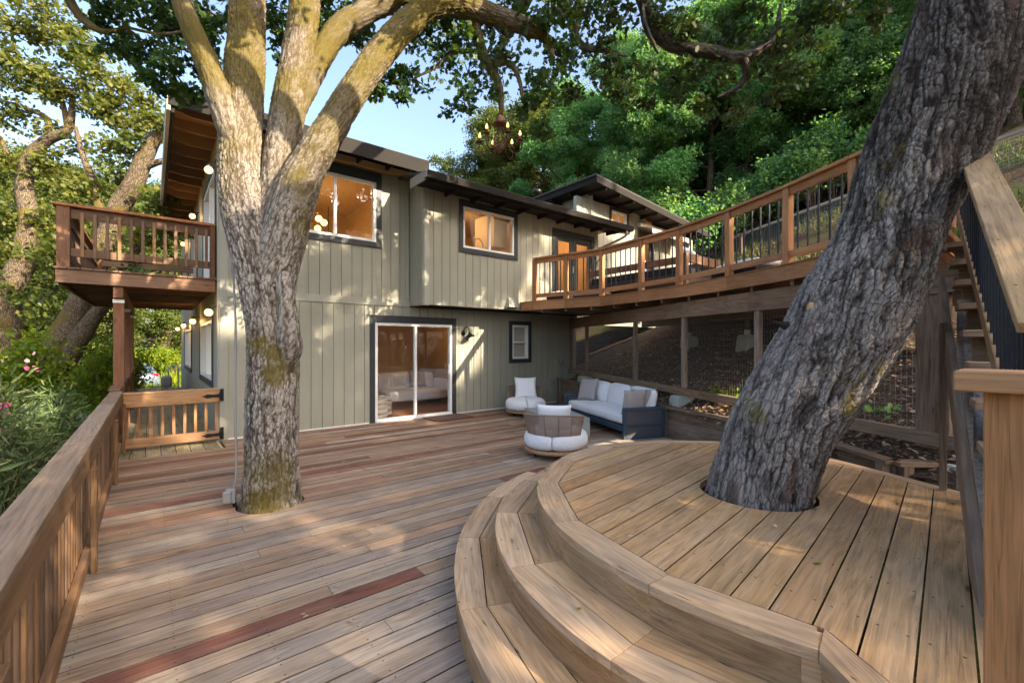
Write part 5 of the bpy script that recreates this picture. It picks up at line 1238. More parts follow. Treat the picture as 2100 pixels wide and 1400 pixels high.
for i, px in enumerate(range(1165, 2200, 90)): place_px(HV[i % 3], px + rg.uniform(-20, 20), 32 + rg.uniform(-2, 4) - (px - 1080) * .003, rg.uniform(1.0, 1.25), 'hillside_tree', 'tall green tree rising behind the front row of hillside woods', 'upper hillside woods')
for i, (px, t, s) in enumerate([(905, 58, .8), (945, 56, 1.0), (985, 52, 1.05), (1025, 50, 1.15), (1070, 46, 1.25), (1120, 44, 1.25), (870, 62, .75), (840, 66, .7), (1170, 42, 1.2), (800, 70, .62), (960, 66, 1.1), (1010, 62, 1.2)]):
    place_px(GV[i % 2], px, t, s * 1.15, 'ridge_tree', 'sunlit yellow-green tree on the ridge beyond the house roof', 'ridge trees beyond the roof')
left = [(-40, 19, 1.0), (60, 22, 1.0), (150, 26, 1.05), (240, 30, 1.1), (330, 34, 1.1), (20, 30, 1.2), (120, 36, 1.3), (200, 42, 1.3), (290, 48, 1.3), (-120, 24, 1.1), (400, 46, 1.2), (480, 52, 1.2), (560, 58, 1.1), (-60, 34, 1.2)]
for i, (px, t, s) in enumerate(left): place_px(GV[i % 2], px, t, s, 'background_oak', 'sunlit golden-green oak in the woods beyond the balcony', 'sunlit oaks beyond the balcony')
for i, (x, y, s, v) in enumerate([(6.3, -13.5, 1.05, 0), (13.4, -12.0, .95, 1), (19.0, -12.5, 1.0, 0), (9.0, -17.5, 1.0, 1), (16.3, -13.5, .95, 0)]):
    place(SV[v] if i else GV[1], x, y, s, i * 1.3, 'shade_oak', 'oak standing behind the viewer that throws dappled shade on the deck', 'oaks behind the viewer')

# leaning oaks among the shrubs on the left
def bg_oak(label, paths, blobs, seed, leaf=(.07, .12), per=52):
    base = paths[0][0][0]; t = thing('oak_tree', label, 'tree', base, 0, 'mossy oaks left of the balcony'); rg_ = np.random.default_rng(seed)
    tub = [(p, 28 if i == 0 else 14, .09 if i == 0 else .15, .07 if i == 0 else .03) for i, p in enumerate(paths)]
    part('trunk', trunk_mesh('bg_trunk', tub, M_BARKF), None, t)
    P, tn, tw = blob_leaves([(at(a, b, c), r) for a, b, c, r in blobs], rg_, sub=.38, per=per, dens=8)
    part('twigs', trunk_mesh('bg_twigs', twigs(tw, .014), M_BARKF), None, t)['kind'] = 'stuff'
    part('crown', leaf_mesh('bg_crown', P, rg_.uniform(*leaf, len(P)) * 1.3, np.clip(tn + .1, 0, 1), M_SUNLEAF, 'oak', .4, rng=rg_), None, t)
T1, T2 = 12.0, 11.0
bg_oak('mossy oak at the far left whose bent trunk forks high up', [[pp(-10, 860, 90, T1), pp(8, 700, 76, T1), pp(22, 600, 66, T1), pp(50, 520, 56, T1), pp(60, 450, 50, T1), pp(50, 380, 42, T1), pp(62, 320, 38, T1), pp(100, 285, 32, T1), pp(140, 265, 24, T1), pp(150, 200, 12, T1)], [pp(100, 285, 20, T1), pp(98, 245, 16, T1), pp(60, 225, 11, T1), pp(0, 205, 8, T1)], [pp(140, 265, 16, T1), pp(125, 200, 12, T1), pp(100, 150, 8, T1)], [pp(50, 400, 12, T1), pp(0, 280, 10, T1)]],
       [(30, 60, T1, .9), (100, 40, T1, .8), (150, 110, T1, .8), (60, 150, T1, .8), (210, 150, T1, .8), (120, 190, T1, .7), (20, 230, T1, .6), (190, 210, T1, .7), (250, 190, T1, .6), (90, 260, T1, .35), (30, 330, T1, .5), (110, 340, T1, .6), (150, 380, T1, .5), (10, 430, T1, .5), (90, 450, T1, .5), (230, 240, T1, .6), (270, 260, T1, .5), (0, 130, T1, .7), (170, 310, T1, .4), (20, 510, T1, .5), (40, 590, T1, .5), (290, 210, T1, .45), (310, 250, T1, .4)], 61)
bg_oak('mossy oak leaning right behind the balcony with a sunlit base', [[pp(90, 800, 100, T2), pp(128, 700, 74, T2), pp(160, 630, 62, T2), pp(188, 575, 58, T2), pp(215, 500, 54, T2), pp(242, 430, 50, T2), pp(275, 375, 46, T2), pp(298, 320, 40, T2), pp(318, 285, 32, T2), pp(350, 265, 24, T2), pp(390, 230, 12, T2)], [pp(130, 745, 60, T2), pp(165, 690, 48, T2), pp(200, 640, 38, T2), pp(228, 600, 30, T2), pp(262, 540, 24, T2), pp(300, 480, 16, T2)], [pp(290, 345, 20, T2), pp(335, 330, 15, T2), pp(370, 335, 9, T2)], [pp(225, 490, 26, T2), pp(205, 430, 24, T2), pp(190, 370, 20, T2), pp(170, 320, 15, T2), pp(155, 260, 9, T2)], [pp(270, 380, 12, T2), pp(220, 350, 7, T2)]],
       [(330, 250, T2, .45), (280, 300, T2, .4), (370, 300, T2, .35), (240, 350, T2, .45), (190, 400, T2, .5), (150, 480, T2, .5), (290, 480, T2, .4), (340, 480, T2, .4), (180, 530, T2, .4), (260, 560, T2, .4), (300, 420, T2, .35), (140, 560, T2, .45), (110, 520, T2, .5), (80, 620, T2, .5), (350, 400, T2, .3), (220, 300, T2, .35)], 62)

# ---------------------------------------------------------------- shrubs and garden
def shrub(name, label, x, y, h, wd, mat, seed, shape='lance', leaf=.14, n=2600, flowers=0, grp='garden shrubs', z=None, stems=14):
    rg_ = np.random.default_rng(seed); z0 = float(terr(x, y)) if z is None else z
    t = thing(name, label, 'shrub', (x, y, z0), 0, grp); tub = []; tips = []
    for k in range(stems):
        a = rg_.uniform(0, 6.283); r = wd * math.sqrt(rg_.random()); hh = h * rg_.uniform(.72, 1.05) * (1 - .25 * (r / wd) ** 2)
        p1 = Vector((x + .4 * r * math.cos(a), y + .4 * r * math.sin(a), z0 + hh * .5)); p2 = Vector((x + r * math.cos(a), y + r * math.sin(a), z0 + hh))
        tub.append(([(Vector((x + .1 * math.cos(a), y + .1 * math.sin(a), z0 - .1)), .016), (p1, .012), (p2, .005)], 5, .25, 0)); tips.append((p1, p2))
    part('stems', trunk_mesh('stems', tub, M_BARKH), None, t)['kind'] = 'stuff'
    m = n // stems; C, G = [], []
    for p1, p2 in tips:
        q = rg_.random(m) ** .6; a_ = np.array(p1)[None] * (1 - q)[:, None] + np.array(p2)[None] * q[:, None]
        sp = wd * (.30 if shape == 'lance' else .34); e = rg_.normal(size=(m, 3)) * np.array((sp, sp, sp * .7)) * .55
        C.append(a_ + e); g_ = e / (np.linalg.norm(e, axis=1)[:, None] + 1e-6) + np.array((0, 0, .5)); G.append(g_)
    C = np.concatenate(C); G = np.concatenate(G)
    part('foliage', leaf_mesh('shrub_leaves', C, rg_.uniform(leaf * .6, leaf * 1.25, len(C)), np.clip(rg_.normal(.5, .22, len(C)), 0, 1), mat, shape, .5, rng=rg_, grow=G if shape == 'lance' else None), None, t)
    if flowers:
        k = rg_.integers(0, len(tips), flowers // 7 + 1); F_ = np.concatenate([np.array(tips[i][1])[None] + rg_.normal(size=(7, 3)) * .05 + np.array((0, 0, .04)) + rg_.normal(size=(1, 3)) * .14 for i in k])
        part('blossoms', leaf_mesh('blossoms', F_, rg_.uniform(.045, .07, len(F_)), np.clip(rg_.normal(.45, .3, len(F_)), 0, 1), M_PINK, 'flower', .8, rng=rg_), None, t)
    return t
olea = [(-1.25, 2.6, 1.95, .55, 'oleander with magenta flowers close outside the near railing'), (-1.35, 3.9, 2.15, .6, 'dark oleander filling the left edge beyond the railing'), (-1.55, 5.2, 2.2, .6, 'oleander with a red-pink flower cluster above the railing cap'), (-1.3, 6.6, 2.2, .55, 'oleander in front of the leaning oak base'), (-1.7, 7.9, 2.5, .65, 'pale flowering oleander left of the balcony post'), (-2.6, 6.4, 2.6, .8, 'tall pale flowering shrub at the far left edge'), (-2.9, 8.6, 2.9, .8, 'sunlit pale flowering shrub below the balcony'), (-1.3, 9.6, 2.0, .5, 'low shrub pressed against the side deck railing')]
for i, (x, y, h, wd, lb) in enumerate(olea): shrub('oleander', lb, x, y, h, wd, M_OLEA, 100 + i, n=3000, leaf=.15, flowers=[70, 40, 84, 30, 120, 160, 160, 20][i], grp='oleanders outside the railing')
yel = [(-2.2, 14.0, 3.3, .95, 'bright yellow-green maple bush behind the balcony posts'), (-.9, 17.2, 2.9, .9, 'golden bush showing between balcony post and house'), (-3.6, 11.6, 2.6, .9, 'green leafy bush at the foot of the leaning oak'), (-1.6, 21.5, 2.6, .9, 'yellow-green bush beside the brick drive'), (.2, 33.0, 2.0, 1.4, 'low green bushes beyond the brick drive'), (1.8, 34.5, 3.6, 1.4, 'grey-green bush at the end of the side wall'), (-1.6, 34, 3.4, 1.5, 'loose green shrub at the far end of the drive')]
for i, (x, y, h, wd, lb) in enumerate(yel): shrub('leafy_bush', lb, x, y, h, wd, M_YELLEAF if i in (0, 1, 3, 4) else M_SUNLEAF, 140 + i, shape='rhomb', n=5200, leaf=.11 + .05 * (y > 20), stems=22, grp='bushes along the drive')
def in_bank(n, rg_, s0, s1, u0=-.2, u1=9.6):
    u = rg_.uniform(u0, u1, n); s = rg_.uniform(s0, s1, n); x = SCR0[0] + SCRD[0] * u + .914 * s; y = SCR0[1] + SCRD[1] * u - .406 * s
    return np.stack([x, y, bank(x, y) + .02], 1)
rl = np.random.default_rng(8)
M_LIT = leafmat('dry_leaf', [(0, (.16, .085, .045)), (.5, (.34, .22, .13)), (1, (.55, .43, .28))], .1, tcol=(1, .9, .7, 1))
C = np.concatenate([in_bank(4200, rl, -.35, .3), in_bank(7000, rl, .3, 3.2)]); C[:, 2] += nz(C[:, 0], C[:, 1], 1.6, .22) + nz(C[:, 0], C[:, 1], 7, .09)
o = part('leaf_litter', leaf_mesh('leaf_litter', C, rl.uniform(.035, .085, len(C)), rl.random(len(C)), M_LIT, 'rhomb', 2.2, rng=rl)); tag(o, 'dry brown fallen leaves scattered on the earth bank', 'leaf litter', kind='stuff')
# a few loose leaves on the timber
spots = [(893, 1143, .005), (1278, 1207, .37), (1192, 1246, .37), (955, 1143, .19), (1592, 1082, .545), (1687, 1156, .545), (1080, 1053, .37), (820, 985, .005), (640, 960, .005), (380, 985, .005), (505, 1078, .005), (845, 1040, .005), (1655, 1035, .545), (1760, 1050, .545), (915, 965, .005), (560, 1095, .005), (700, 1120, .005), (412, 1085, .005), (665, 1160, .005), (300, 1110, .005)]
rr_ = random.Random(9)
spots += [(rr_.uniform(260, 1000), rr_.uniform(900, 1290), .005) for _ in range(34)] + [(rr_.uniform(1250, 1440), rr_.uniform(960, 1100), .545) for _ in range(6)]
for i, (px, py, z) in enumerate(spots):
    if i > 19 and z < .1 and (px > 900 or (470 < px < 640 and py < 1060)): continue
    t = FOC * (z - EYE) / (HOR - py); p = at(px, py, t); me = leaf_mesh('fallen_leaf', np.zeros((1, 3)), np.array([random.uniform(.022, .042)]), np.array([random.uniform(.5, 1)]), M_YELLEAF if i in (0, 1, 2, 3, 5) else M_LIT, 'oak', 6, rng=rl)
    tag(part('fallen_leaf', me, None, None, Matrix.Translation((p.x, p.y, z + .004))), 'single yellow fallen leaf lying on the curved steps' if i in (1, 2, 3) else ('small dry fallen leaf lying on the round platform' if z > .5 else 'small dry fallen leaf lying on the deck planks'), 'leaf', 'loose leaves on the timber')
# weeds on the bank, grass on the hill
def weed(label, p, h, n, seed, mat=None, wd=.14):
    rg_ = np.random.default_rng(seed); C = np.array(p)[None] + np.stack([rg_.normal(0, wd, n), rg_.normal(0, wd, n), rg_.uniform(0, h, n)], 1); G = np.stack([rg_.normal(0, .5, n), rg_.normal(0, .5, n), np.ones(n)], 1)
    tag(part('weed', leaf_mesh('weed', C, rg_.uniform(.05, .11, n), rg_.random(n), mat or M_YELLEAF, 'rhomb', .4, rng=rg_)), label, 'plant', 'weeds on the earth bank', 'stuff')
p = spt(5.75, .35); weed('bright green weed tuft on the earth bank under the deck', (p.x, p.y, float(bank(p.x, p.y))), .13, 160, 3)
p = spt(8.0, .5); weed('sparse weed by the leaning trunk on the bank', (p.x, p.y, float(bank(p.x, p.y))), .10, 40, 4, M_HILLLEAF, .1)
n = 26000; u = rl.uniform(-6, 16, n); s = 4.4 + rl.random(n) ** 1.2 * 12; x = SCR0[0] + SCRD[0] * u + .914 * s; y = SCR0[1] + SCRD[1] * u - .406 * s
keep = fbm(np.stack([x * .5, y * .5, 0 * x], 1), 3) > .43; C = np.stack([x, y, terr(x, y) + .02], 1)[keep]; G = np.stack([rl.normal(0, .5, len(C)), rl.normal(0, .5, len(C)), np.ones(len(C)) * 1.2], 1)
tag(part('hill_grass', leaf_mesh('hill_grass', C, rl.uniform(.12, .32, len(C)), rl.random(len(C)), leafmat('grass_blade', [(0, (.03, .06, .015)), (.5, (.09, .12, .03)), (1, (.28, .22, .10))], .3), 'lance', .0, rng=rl, grow=G)), 'patchy green and straw grass on the hillside', 'grass', kind='stuff')
n = 5000; x = rl.uniform(-4, 4, n); y = rl.uniform(27, 33, n); k_ = x + (y - 27) * .3 > -.5; C = np.stack([x, y, terr(x, y)], 1)[k_]; G = np.stack([rl.normal(0, .4, len(C)), rl.normal(0, .4, len(C)), np.ones(len(C)) * 1.6], 1)
tag(part('verge_grass', leaf_mesh('verge_grass', C, rl.uniform(.4, .9, len(C)), rl.random(len(C)), M_YELLEAF, 'lance', .0, rng=rl, grow=G)), 'long bright grass on the verge of the drive', 'grass', kind='stuff')
# undergrowth below the hillside trees
for i, px in enumerate(range(1420, 2160, 62)):
    p = at(px + rl.uniform(-15, 15), 700, 21.2 + rl.uniform(-.8, .8) - (px - 1420) * .0022); shrub('wood_edge_shrub', 'green shrub at the edge of the woods behind the hillside fence', p.x, p.y, rl.uniform(2.6, 4.2), rl.uniform(1.1, 1.6), M_HILLLEAF, 300 + i, shape='rhomb', n=2600, leaf=.2, stems=12, grp='shrubs along the wood edge')
# fence on the hillside
hf = thing('hillside_fence', 'wire fence with pale timber top rail climbing the grassy hillside', 'fence', (20, 6, float(terr(20, 6))))
FPX = [(21.6, 13.5), (21.2, 11.3), (20.8, 9.1), (20.4, 6.9), (20.0, 4.7), (19.6, 2.5), (19.2, .3), (18.8, -1.9)]
fz = lambda p: float(terr(*p)) + .95
for p, q in zip(FPX, FPX[1:]):
    board('top_rail', (*p, fz(p)), (*q, fz(q)), .05, .10, W_ROUGH, hf, (.36, .29, .22))
    bm = bmesh.new()
    for k in range(9):
        a = Vector((*p, fz(p) - .1 - k * .1)); b = Vector((*q, fz(q) - .1 - k * .1)); d_ = .004
        A = [bm.verts.new(a + Vector((0, 0, e))) for e in (-d_, d_)]; B = [bm.verts.new(b + Vector((0, 0, e))) for e in (d_, -d_)]; bm.faces.new(A + B)
    for k in range(22):
        a = Vector((*p, fz(p))).lerp(Vector((*q, fz(q))), k / 22); dd = (Vector((*q, 0)) - Vector((*p, 0))).normalized() * .003
        bm.faces.new([bm.verts.new(v) for v in (a - dd, a + dd, a + dd - Vector((0, 0, .95)), a - dd - Vector((0, 0, .95)))])
    part('wire', bm_mesh(bm), M_WIRE, hf)
for p in FPX: board('post', (*p, fz(p) - 1.3), (*p, fz(p) + .02), .11, .11, W_ROUGH, hf, (.16, .085, .06), up=(1, 0, 0))

# ---------------------------------------------------------------- outdoor furniture
def cushion(wx, wy, wz, n=14, puff=.5, pinch=.1):
    """pillow with puffed faces, lying flat"""
    V, Fc = [], []
    for s in (1, -1):
        for j in range(n + 1):
            for i in range(n + 1):
                u, v = i / n * 2 - 1, j / n * 2 - 1
                e = (1 - abs(u) ** 2.6) * (1 - abs(v) ** 2.6); k = 1 - pinch * (1 - abs(abs(u) - abs(v))) * 0 - pinch * (1 - u * u) * abs(v) ** 3 * .6
                kx = 1 - pinch * (1 - v * v) * abs(u) ** 3; ky = 1 - pinch * (1 - u * u) * abs(v) ** 3
                V.append((u * wx / 2 * kx, v * wy / 2 * ky, s * wz / 2 * max(e, 0) ** puff))
    m = (n + 1) ** 2
    for s in (0, 1):
        for j in range(n):
            for i in range(n):
                a = s * m + j * (n + 1) + i; q = (a, a + 1, a + n + 2, a + n + 1); Fc.append(q if s == 0 else q[::-1])
    me = np_mesh('cushion', np.array(V), np.array(Fc)); bm = bmesh.new(); bm.from_mesh(me); bmesh.ops.remove_doubles(bm, verts=bm.verts[:], dist=1e-4); bm.to_mesh(me); bm.free()
    for p in me.polygons: p.use_smooth = True
    return me
def pad(lx, ly, lz, r=.05, seg=4, bulge=.02):
    bm = bmesh.new(); bmesh.ops.create_cube(bm, size=1)
    for v in bm.verts: v.co = (v.co.x * (lx - 2 * r), v.co.y * (ly - 2 * r), v.co.z * (lz - 2 * r))
    bmesh.ops.subdivide_edges(bm, edges=bm.edges[:], cuts=6, use_grid_fill=True)
    for v in bm.verts:
        c = v.co.copy(); m = Vector((abs(c.x) / (lx / 2 - r), abs(c.y) / (ly / 2 - r), abs(c.z) / max(lz / 2 - r, 1e-3)))
        n_ = Vector((math.copysign(max(0, m.x - .999) * 1000, c.x) if m.x > .999 else 0, math.copysign(1, c.y) if m.y > .999 else 0, math.copysign(1, c.z) if m.z > .999 else 0))
        n_.x = math.copysign(1, c.x) if m.x > .999 else 0
        v.co = c + n_.normalized() * r + Vector((0, 0, math.copysign(1, c.z))) * (bulge * (1 - m.x ** 2) * (1 - m.y ** 2) if m.z > .999 else 0)
    bmesh.ops.smooth_vert(bm, verts=bm.verts[:], factor=.5, use_axis_x=True, use_axis_y=True, use_axis_z=True)
    return bm_mesh(bm, 'pad', True)
# sofa along the retaining wall
LA = math.atan2(.93, .366); SM = Matrix.Translation((6.13, 4.58, 0)) @ Matrix.Rotation(LA, 4, 'Z')      # local x along the seat, local -y to the back
sofa = tag(reg(bpy.data.objects.new('outdoor_sofa', None), SM), 'blue-grey framed outdoor sofa with white cushions and roped arms', 'sofa')
SLN, SDP = 2.40, .82
def sbox(name, x0, x1, y0, y1, z0, z1, mat, ch=.004, par=None): return part(name, boxmesh(x1 - x0, y1 - y0, z1 - z0, mat, ch), mat, par or sofa, SM @ Matrix.Translation(((x0 + x1) / 2, (y0 + y1) / 2, (z0 + z1) / 2)))
fw = .055
for nm, x0, x1 in (('arm', 0, fw), ('arm', SLN - fw, SLN)):
    arm = sbox('arm_frame', x0, x1, -SDP, 0, .48, .53, M_NAVY)
    sbox('arm_upright', x0, x1, -fw, -.001, .0, .479, M_NAVY, par=arm); sbox('arm_upright', x0, x1, -SDP, -SDP + fw, .0, .479, M_NAVY, par=arm); sbox('arm_rail', x0, x1, -SDP + fw + .001, -fw - .001, .20, .24, M_NAVY, par=arm); sbox('arm_rail', x0, x1, -SDP + fw + .001, -fw - .001, .0, .035, M_NAVY, par=arm)
    bm = bmesh.new()
    for za, zb in ((.035, .20), (.24, .48)):
        for k in range(42):
            yy = -SDP + fw + .012 + k * (SDP - 2 * fw - .02) / 42; bm_box(bm, x0 + .012, x1 - .012, yy, yy + .0135, za, zb)
    part('rope_weave', bm_mesh(bm), plain('grey_rope', (.085, .085, .10), .8, nscale=90, var=.9), arm, SM)
sbox('front_rail', fw + .001, SLN - fw - .001, -fw, -.004, .13, .22, M_NAVY); sbox('back_rail', fw + .001, SLN - fw - .001, -SDP + .003, -SDP + fw, .13, .22, M_NAVY); sbox('back_rail', fw + .001, SLN - fw - .001, -SDP + .003, -SDP + fw, .48, .53, M_NAVY)
bm = bmesh.new()
for k in range(100): xx = fw + .01 + k * (SLN - 2 * fw - .02) / 100; bm_box(bm, xx, xx + .015, -SDP + .018, -SDP + .036, .22, .48)
part('back_weave', bm_mesh(bm), bpy.data.materials['grey_rope'], sofa, SM)
sp_ = pad(SLN - 2 * fw - .02, SDP - .10, .19, .045); sp_.materials.append(F_WHITE)
part('seat_cushion', sp_, None, sofa, SM @ Matrix.Translation((SLN / 2, -SDP / 2 + .03, .318)))
bk = pad(.735, .46, .17, .06, bulge=.045); bk.materials.append(F_WHITE)
for k in range(3): part('back_cushion', bk, None, sofa, SM @ Matrix.Translation((fw + .385 + k * .755, -SDP + .17, .60)) @ Matrix.Rotation(R_(-78), 4, 'X') @ Matrix.Rotation(R_(random.uniform(-2, 2)), 4, 'Z'))
pg = cushion(.50, .50, .17); pg.materials.append(F_GREY)
def loose(name, label, me, Mw, grp=None): tag(part(name, me, None, None, Mw), label, 'cushion', grp)
loose('throw_cushion', 'square grey throw cushion at the far end of the sofa', pg, SM @ Matrix.Translation((2.06, -.40, .64)) @ Matrix.Rotation(R_(18), 4, 'Z') @ Matrix.Rotation(R_(-70), 4, 'X') @ Matrix.Rotation(R_(4), 4, 'Z'), 'grey throw cushions')
pg2 = cushion(.46, .46, .17); pg2.materials.append(F_GREY)
loose('throw_cushion', 'grey throw cushion leaning on the near sofa arm, nearer the seat edge', pg2, SM @ Matrix.Translation((.16, -.30, .60)) @ Matrix.Rotation(R_(90), 4, 'Z') @ Matrix.Rotation(R_(76), 4, 'X'), 'grey throw cushions')
loose('throw_cushion', 'grey throw cushion leaning on the near sofa arm, against the back', pg2, SM @ Matrix.Translation((.24, -.53, .61)) @ Matrix.Rotation(R_(78), 4, 'Z') @ Matrix.Rotation(R_(74), 4, 'X'), 'grey throw cushions')
# concrete coffee table
TM = Matrix.Translation((5.85, 5.92, 0)) @ Matrix.Rotation(math.atan2(.90, .44), 4, 'Z')
ct = tag(reg(bpy.data.objects.new('coffee_table', None), TM), 'low grey concrete coffee table between sofa and armchairs', 'coffee table')
part('table_top', boxmesh(1.45, .78, .06, M_TABLE, .008), M_TABLE, ct, TM @ Matrix.Translation((0, 0, .30)))
for s in (-1, 1): part('leg_panel', boxmesh(.07, .78, .268, M_TABLE, .006), M_TABLE, ct, TM @ Matrix.Translation((s * .689, 0, .134)))
part('shelf_panel', boxmesh(1.30, .06, .268, M_TABLE, .006), M_TABLE, ct, TM @ Matrix.Translation((0, .35, .134)))
# round wicker armchairs
def armchair(label, x, y, face, r=.455):
    Mw = Matrix.Translation((x, y, 0)) @ Matrix.Rotation(face, 4, 'Z')                # local +x is where the sitter looks
    t = tag(reg(bpy.data.objects.new('armchair', None), Mw), label, 'armchair', 'round wicker armchairs')
    part('base_ring', lathe([(0, .075), (r - .03, .075), (r - .005, .085), (r - .005, .125), (r - .03, .13), (0, .13)], 40), W_RAIL, t, Mw, (.34, .20, .10))
    for k in range(4): a = k * math.pi / 2 + .6; part('foot', lathe([(0, 0), (.014, 0), (.018, .075), (0, .075)], 8), M_BLACK, t, Mw @ Matrix.Translation((math.cos(a) * .33, math.sin(a) * .33, 0)))
    # seat: the upholstery is sewn in four wedges
    for k in range(4):
        bm = bmesh.new(); n = 14; a0 = k * math.pi / 2 + math.pi + .012; a1 = a0 + math.pi / 2 - .024
        prof = [(.03, .135), (r - .07, .135), (r - .02, .15), (r + .008, .20), (r + .010, .27), (r - .015, .335), (r - .07, .372), (.25, .392), (.03, .395)]
        rows = []
        for i in range(n + 1):
            f = i / n; a = a0 + (a1 - a0) * f; e = 1 - .035 * (abs(2 * f - 1) ** 6); rows.append([bm.verts.new((rr * e * math.cos(a), rr * e * math.sin(a), .26 + (zz - .26) * (1 - .10 * abs(2 * f - 1) ** 6))) for rr, zz in prof])
        for A, B in zip(rows, rows[1:]):
            for p in range(len(prof) - 1): bm.faces.new((A[p], A[p + 1], B[p + 1], B[p]))
        bm.faces.new(rows[0][::-1]); bm.faces.new(rows[-1])
        part('seat_wedge', bm_mesh(bm, 'wedge', True), F_WHITE, t, Mw)
    # woven back: horizontal canes around upright ribs
    a_s, a_e = math.pi - 1.02, math.pi + 1.02; zt = .635
    def ptb(a, z): k = (z - .32) / .32; rr = r - .035 + .075 * k; return Vector((rr * math.cos(a), rr * math.sin(a), z - .03 * k * abs((a - math.pi) / 1.02) ** 3))
    bm = bmesh.new(); bk_ = part('back_frame', trunk_mesh('back_frame', [([(ptb(a, zt), .014) for a in np.linspace(a_s, a_e, 16)], 8, .05, 0)] + [([(ptb(a, .30), .009), (ptb(a, zt), .009)], 6, .1, 0) for a in np.linspace(a_s, a_e, 6)], M_WICK), None, t, Mw)
    rows = []
    tub = []
    for i, z in enumerate(np.arange(.325, .63, .0125)):
        tub.append(([(ptb(a, z) * (1 + .012 * (1 if (j + i) % 2 else -1)), .0062) for j, a in enumerate(np.linspace(a_s, a_e, 44))], 4, .2, 0))
    part('cane_weave', trunk_mesh('cane', tub, M_WICK), None, bk_, Mw)
    return t, Mw
_, m1 = armchair('round armchair facing the viewer beside the house wall', 6.62, 7.66, R_(-125))
_, m2 = armchair('round armchair seen from behind, nearest the curved steps', 4.56, 4.60, R_(38))
pw_ = cushion(.52, .52, .16); pw_.materials.append(F_WHITE)
loose('throw_cushion', 'white throw cushion standing on the armchair by the wall', pw_, m1 @ Matrix.Translation((-.16, .02, .60)) @ Matrix.Rotation(R_(-90), 4, 'Z') @ Matrix.Rotation(R_(-68), 4, 'X'))
pw2 = cushion(.50, .44, .16); pw2.materials.append(F_WHITE)
loose('throw_cushion', 'white throw cushion on the armchair seen from behind', pw2, m2 @ Matrix.Translation((-.18, 0, .555)) @ Matrix.Rotation(R_(-90), 4, 'Z') @ Matrix.Rotation(R_(-70), 4, 'X'))
# door mat
tag(box('door_mat', 4.56, 5.50, 8.10, 8.70, .003, .022, M_MAT, None, ch=.006), 'dark red-brown mat in front of the sliding door', 'mat')
# furniture on the upper deck
ub = thing('daybed', 'dark wooden daybed frame with black pads behind the upper railing', 'daybed', (9.3, 5.2, ZD))
def ubx(name, x0, x1, y0, y1, z0, z1, m, c=None): return box(name, x0, x1, y0, y1, ZD + z0, ZD + z1, m, ub, c, .006)
for a, b in ((8.15, 4.6), (8.15, 7.1), (9.45, 4.6), (9.45, 7.1)): ubx('leg', a, a + .09, b, b + .09, .002, .80, W_RAIL, (.22, .12, .06))
ubx('back_rail', 9.46, 9.53, 4.70, 7.09, .62, .80, W_RAIL, (.17, .085, .045)); ubx('side_rail', 8.25, 9.44, 4.61, 4.67, .62, .80, W_RAIL, (.20, .105, .05)); ubx('front_rail', 8.14, 8.2, 4.70, 7.09, .60, .74, W_RAIL, (.17, .085, .045))
ubx('base_rail', 8.16, 9.53, 4.70, 7.09, .18, .40, W_RAIL, (.05, .035, .03)); ubx('pad', 8.21, 9.44, 4.72, 7.07, .41, .55, F_DARK)
for i, (x, y, z, rx, lb) in enumerate([(8.6, 5.9, .70, 80, 'white cushion standing on the daybed'), (8.8, 4.95, .93, 30, 'white cushion lying on top of the daybed side rail')]):
    loose('throw_cushion', lb, pw_, Matrix.Translation((x, y, ZD + z)) @ Matrix.Rotation(R_(20), 4, 'Z') @ Matrix.Rotation(R_(rx), 4, 'X'))
lc = pad(.85, .5, .12, .04); lc.materials.append(F_WHITE)
for i, (x, y, rz, lb) in enumerate([(7.05, 3.0, 66, 'white cushion lying at the deck edge by the leaning trunk'), (8.0, 6.9, 100, 'low white pad behind the middle of the upper railing'), (7.75, 7.45, 10, 'white pad near the French doors on the upper deck')]):
    t = thing('lounge_seat', lb, 'seat', (x, y, ZD), R_(rz), 'low lounge seats on the upper deck'); Mw = Matrix.Translation((x, y, ZD)) @ Matrix.Rotation(R_(rz), 4, 'Z')
    part('base', boxmesh(.9, .54, .12, F_DARK, .01), F_DARK, t, Mw @ Matrix.Translation((0, 0, .062))); part('pad', lc, None, t, Mw @ Matrix.Translation((0, 0, .185)))

# ---------------------------------------------------------------- lamps
def wall_lamp(label, x, y, z):
    t = thing('wall_lamp', label, 'wall lamp', (x, y, z), 0, 'black gooseneck wall lamps')
    part('wall_plate', lathe([(0, 0), (.055, 0), (.05, .02), (0, .022)], 16), M_BLACK, t, Matrix.Translation((x - .05, y, z)) @ Matrix.Rotation(R_(90), 4, 'X'))
    tube_obj('gooseneck', smooth_path([(x - .05, y - .02, z), (x - .05, y - .06, z + .10), (x - .02, y - .11, z + .15), (x + .02, y - .14, z + .10), (x + .03, y - .15, z + .02)], 5), .009, M_BLACK, t)
    part('shade', lathe([(.02, .02), (.03, -.01), (.06, -.04), (.12, -.085), (.125, -.095), (.11, -.09), (.05, -.05), (0, -.03)], 22), M_BLACK, t, Matrix.Translation((x + .03, y - .15, z + .01)) @ Matrix.Rotation(R_(-14), 4, 'Y'))
wall_lamp('black gooseneck wall lamp beside the sliding door', 5.72, FYW - .002, 1.86); wall_lamp('black gooseneck wall lamp right of the French doors', 9.66, BYW - .002, 4.02)
gm = lathe([(0, -.062)] + [(.062 * math.cos(a), .062 * math.sin(a)) for a in np.linspace(-1.3, 1.15, 9)] + [(.026, .062)], 18); gm.materials.append(M_GLOBE)
capm = lathe([(0, .10), (.03, .10), (.034, .06), (.03, .05), (0, .05)], 14); capm.materials.append(M_BLACK)
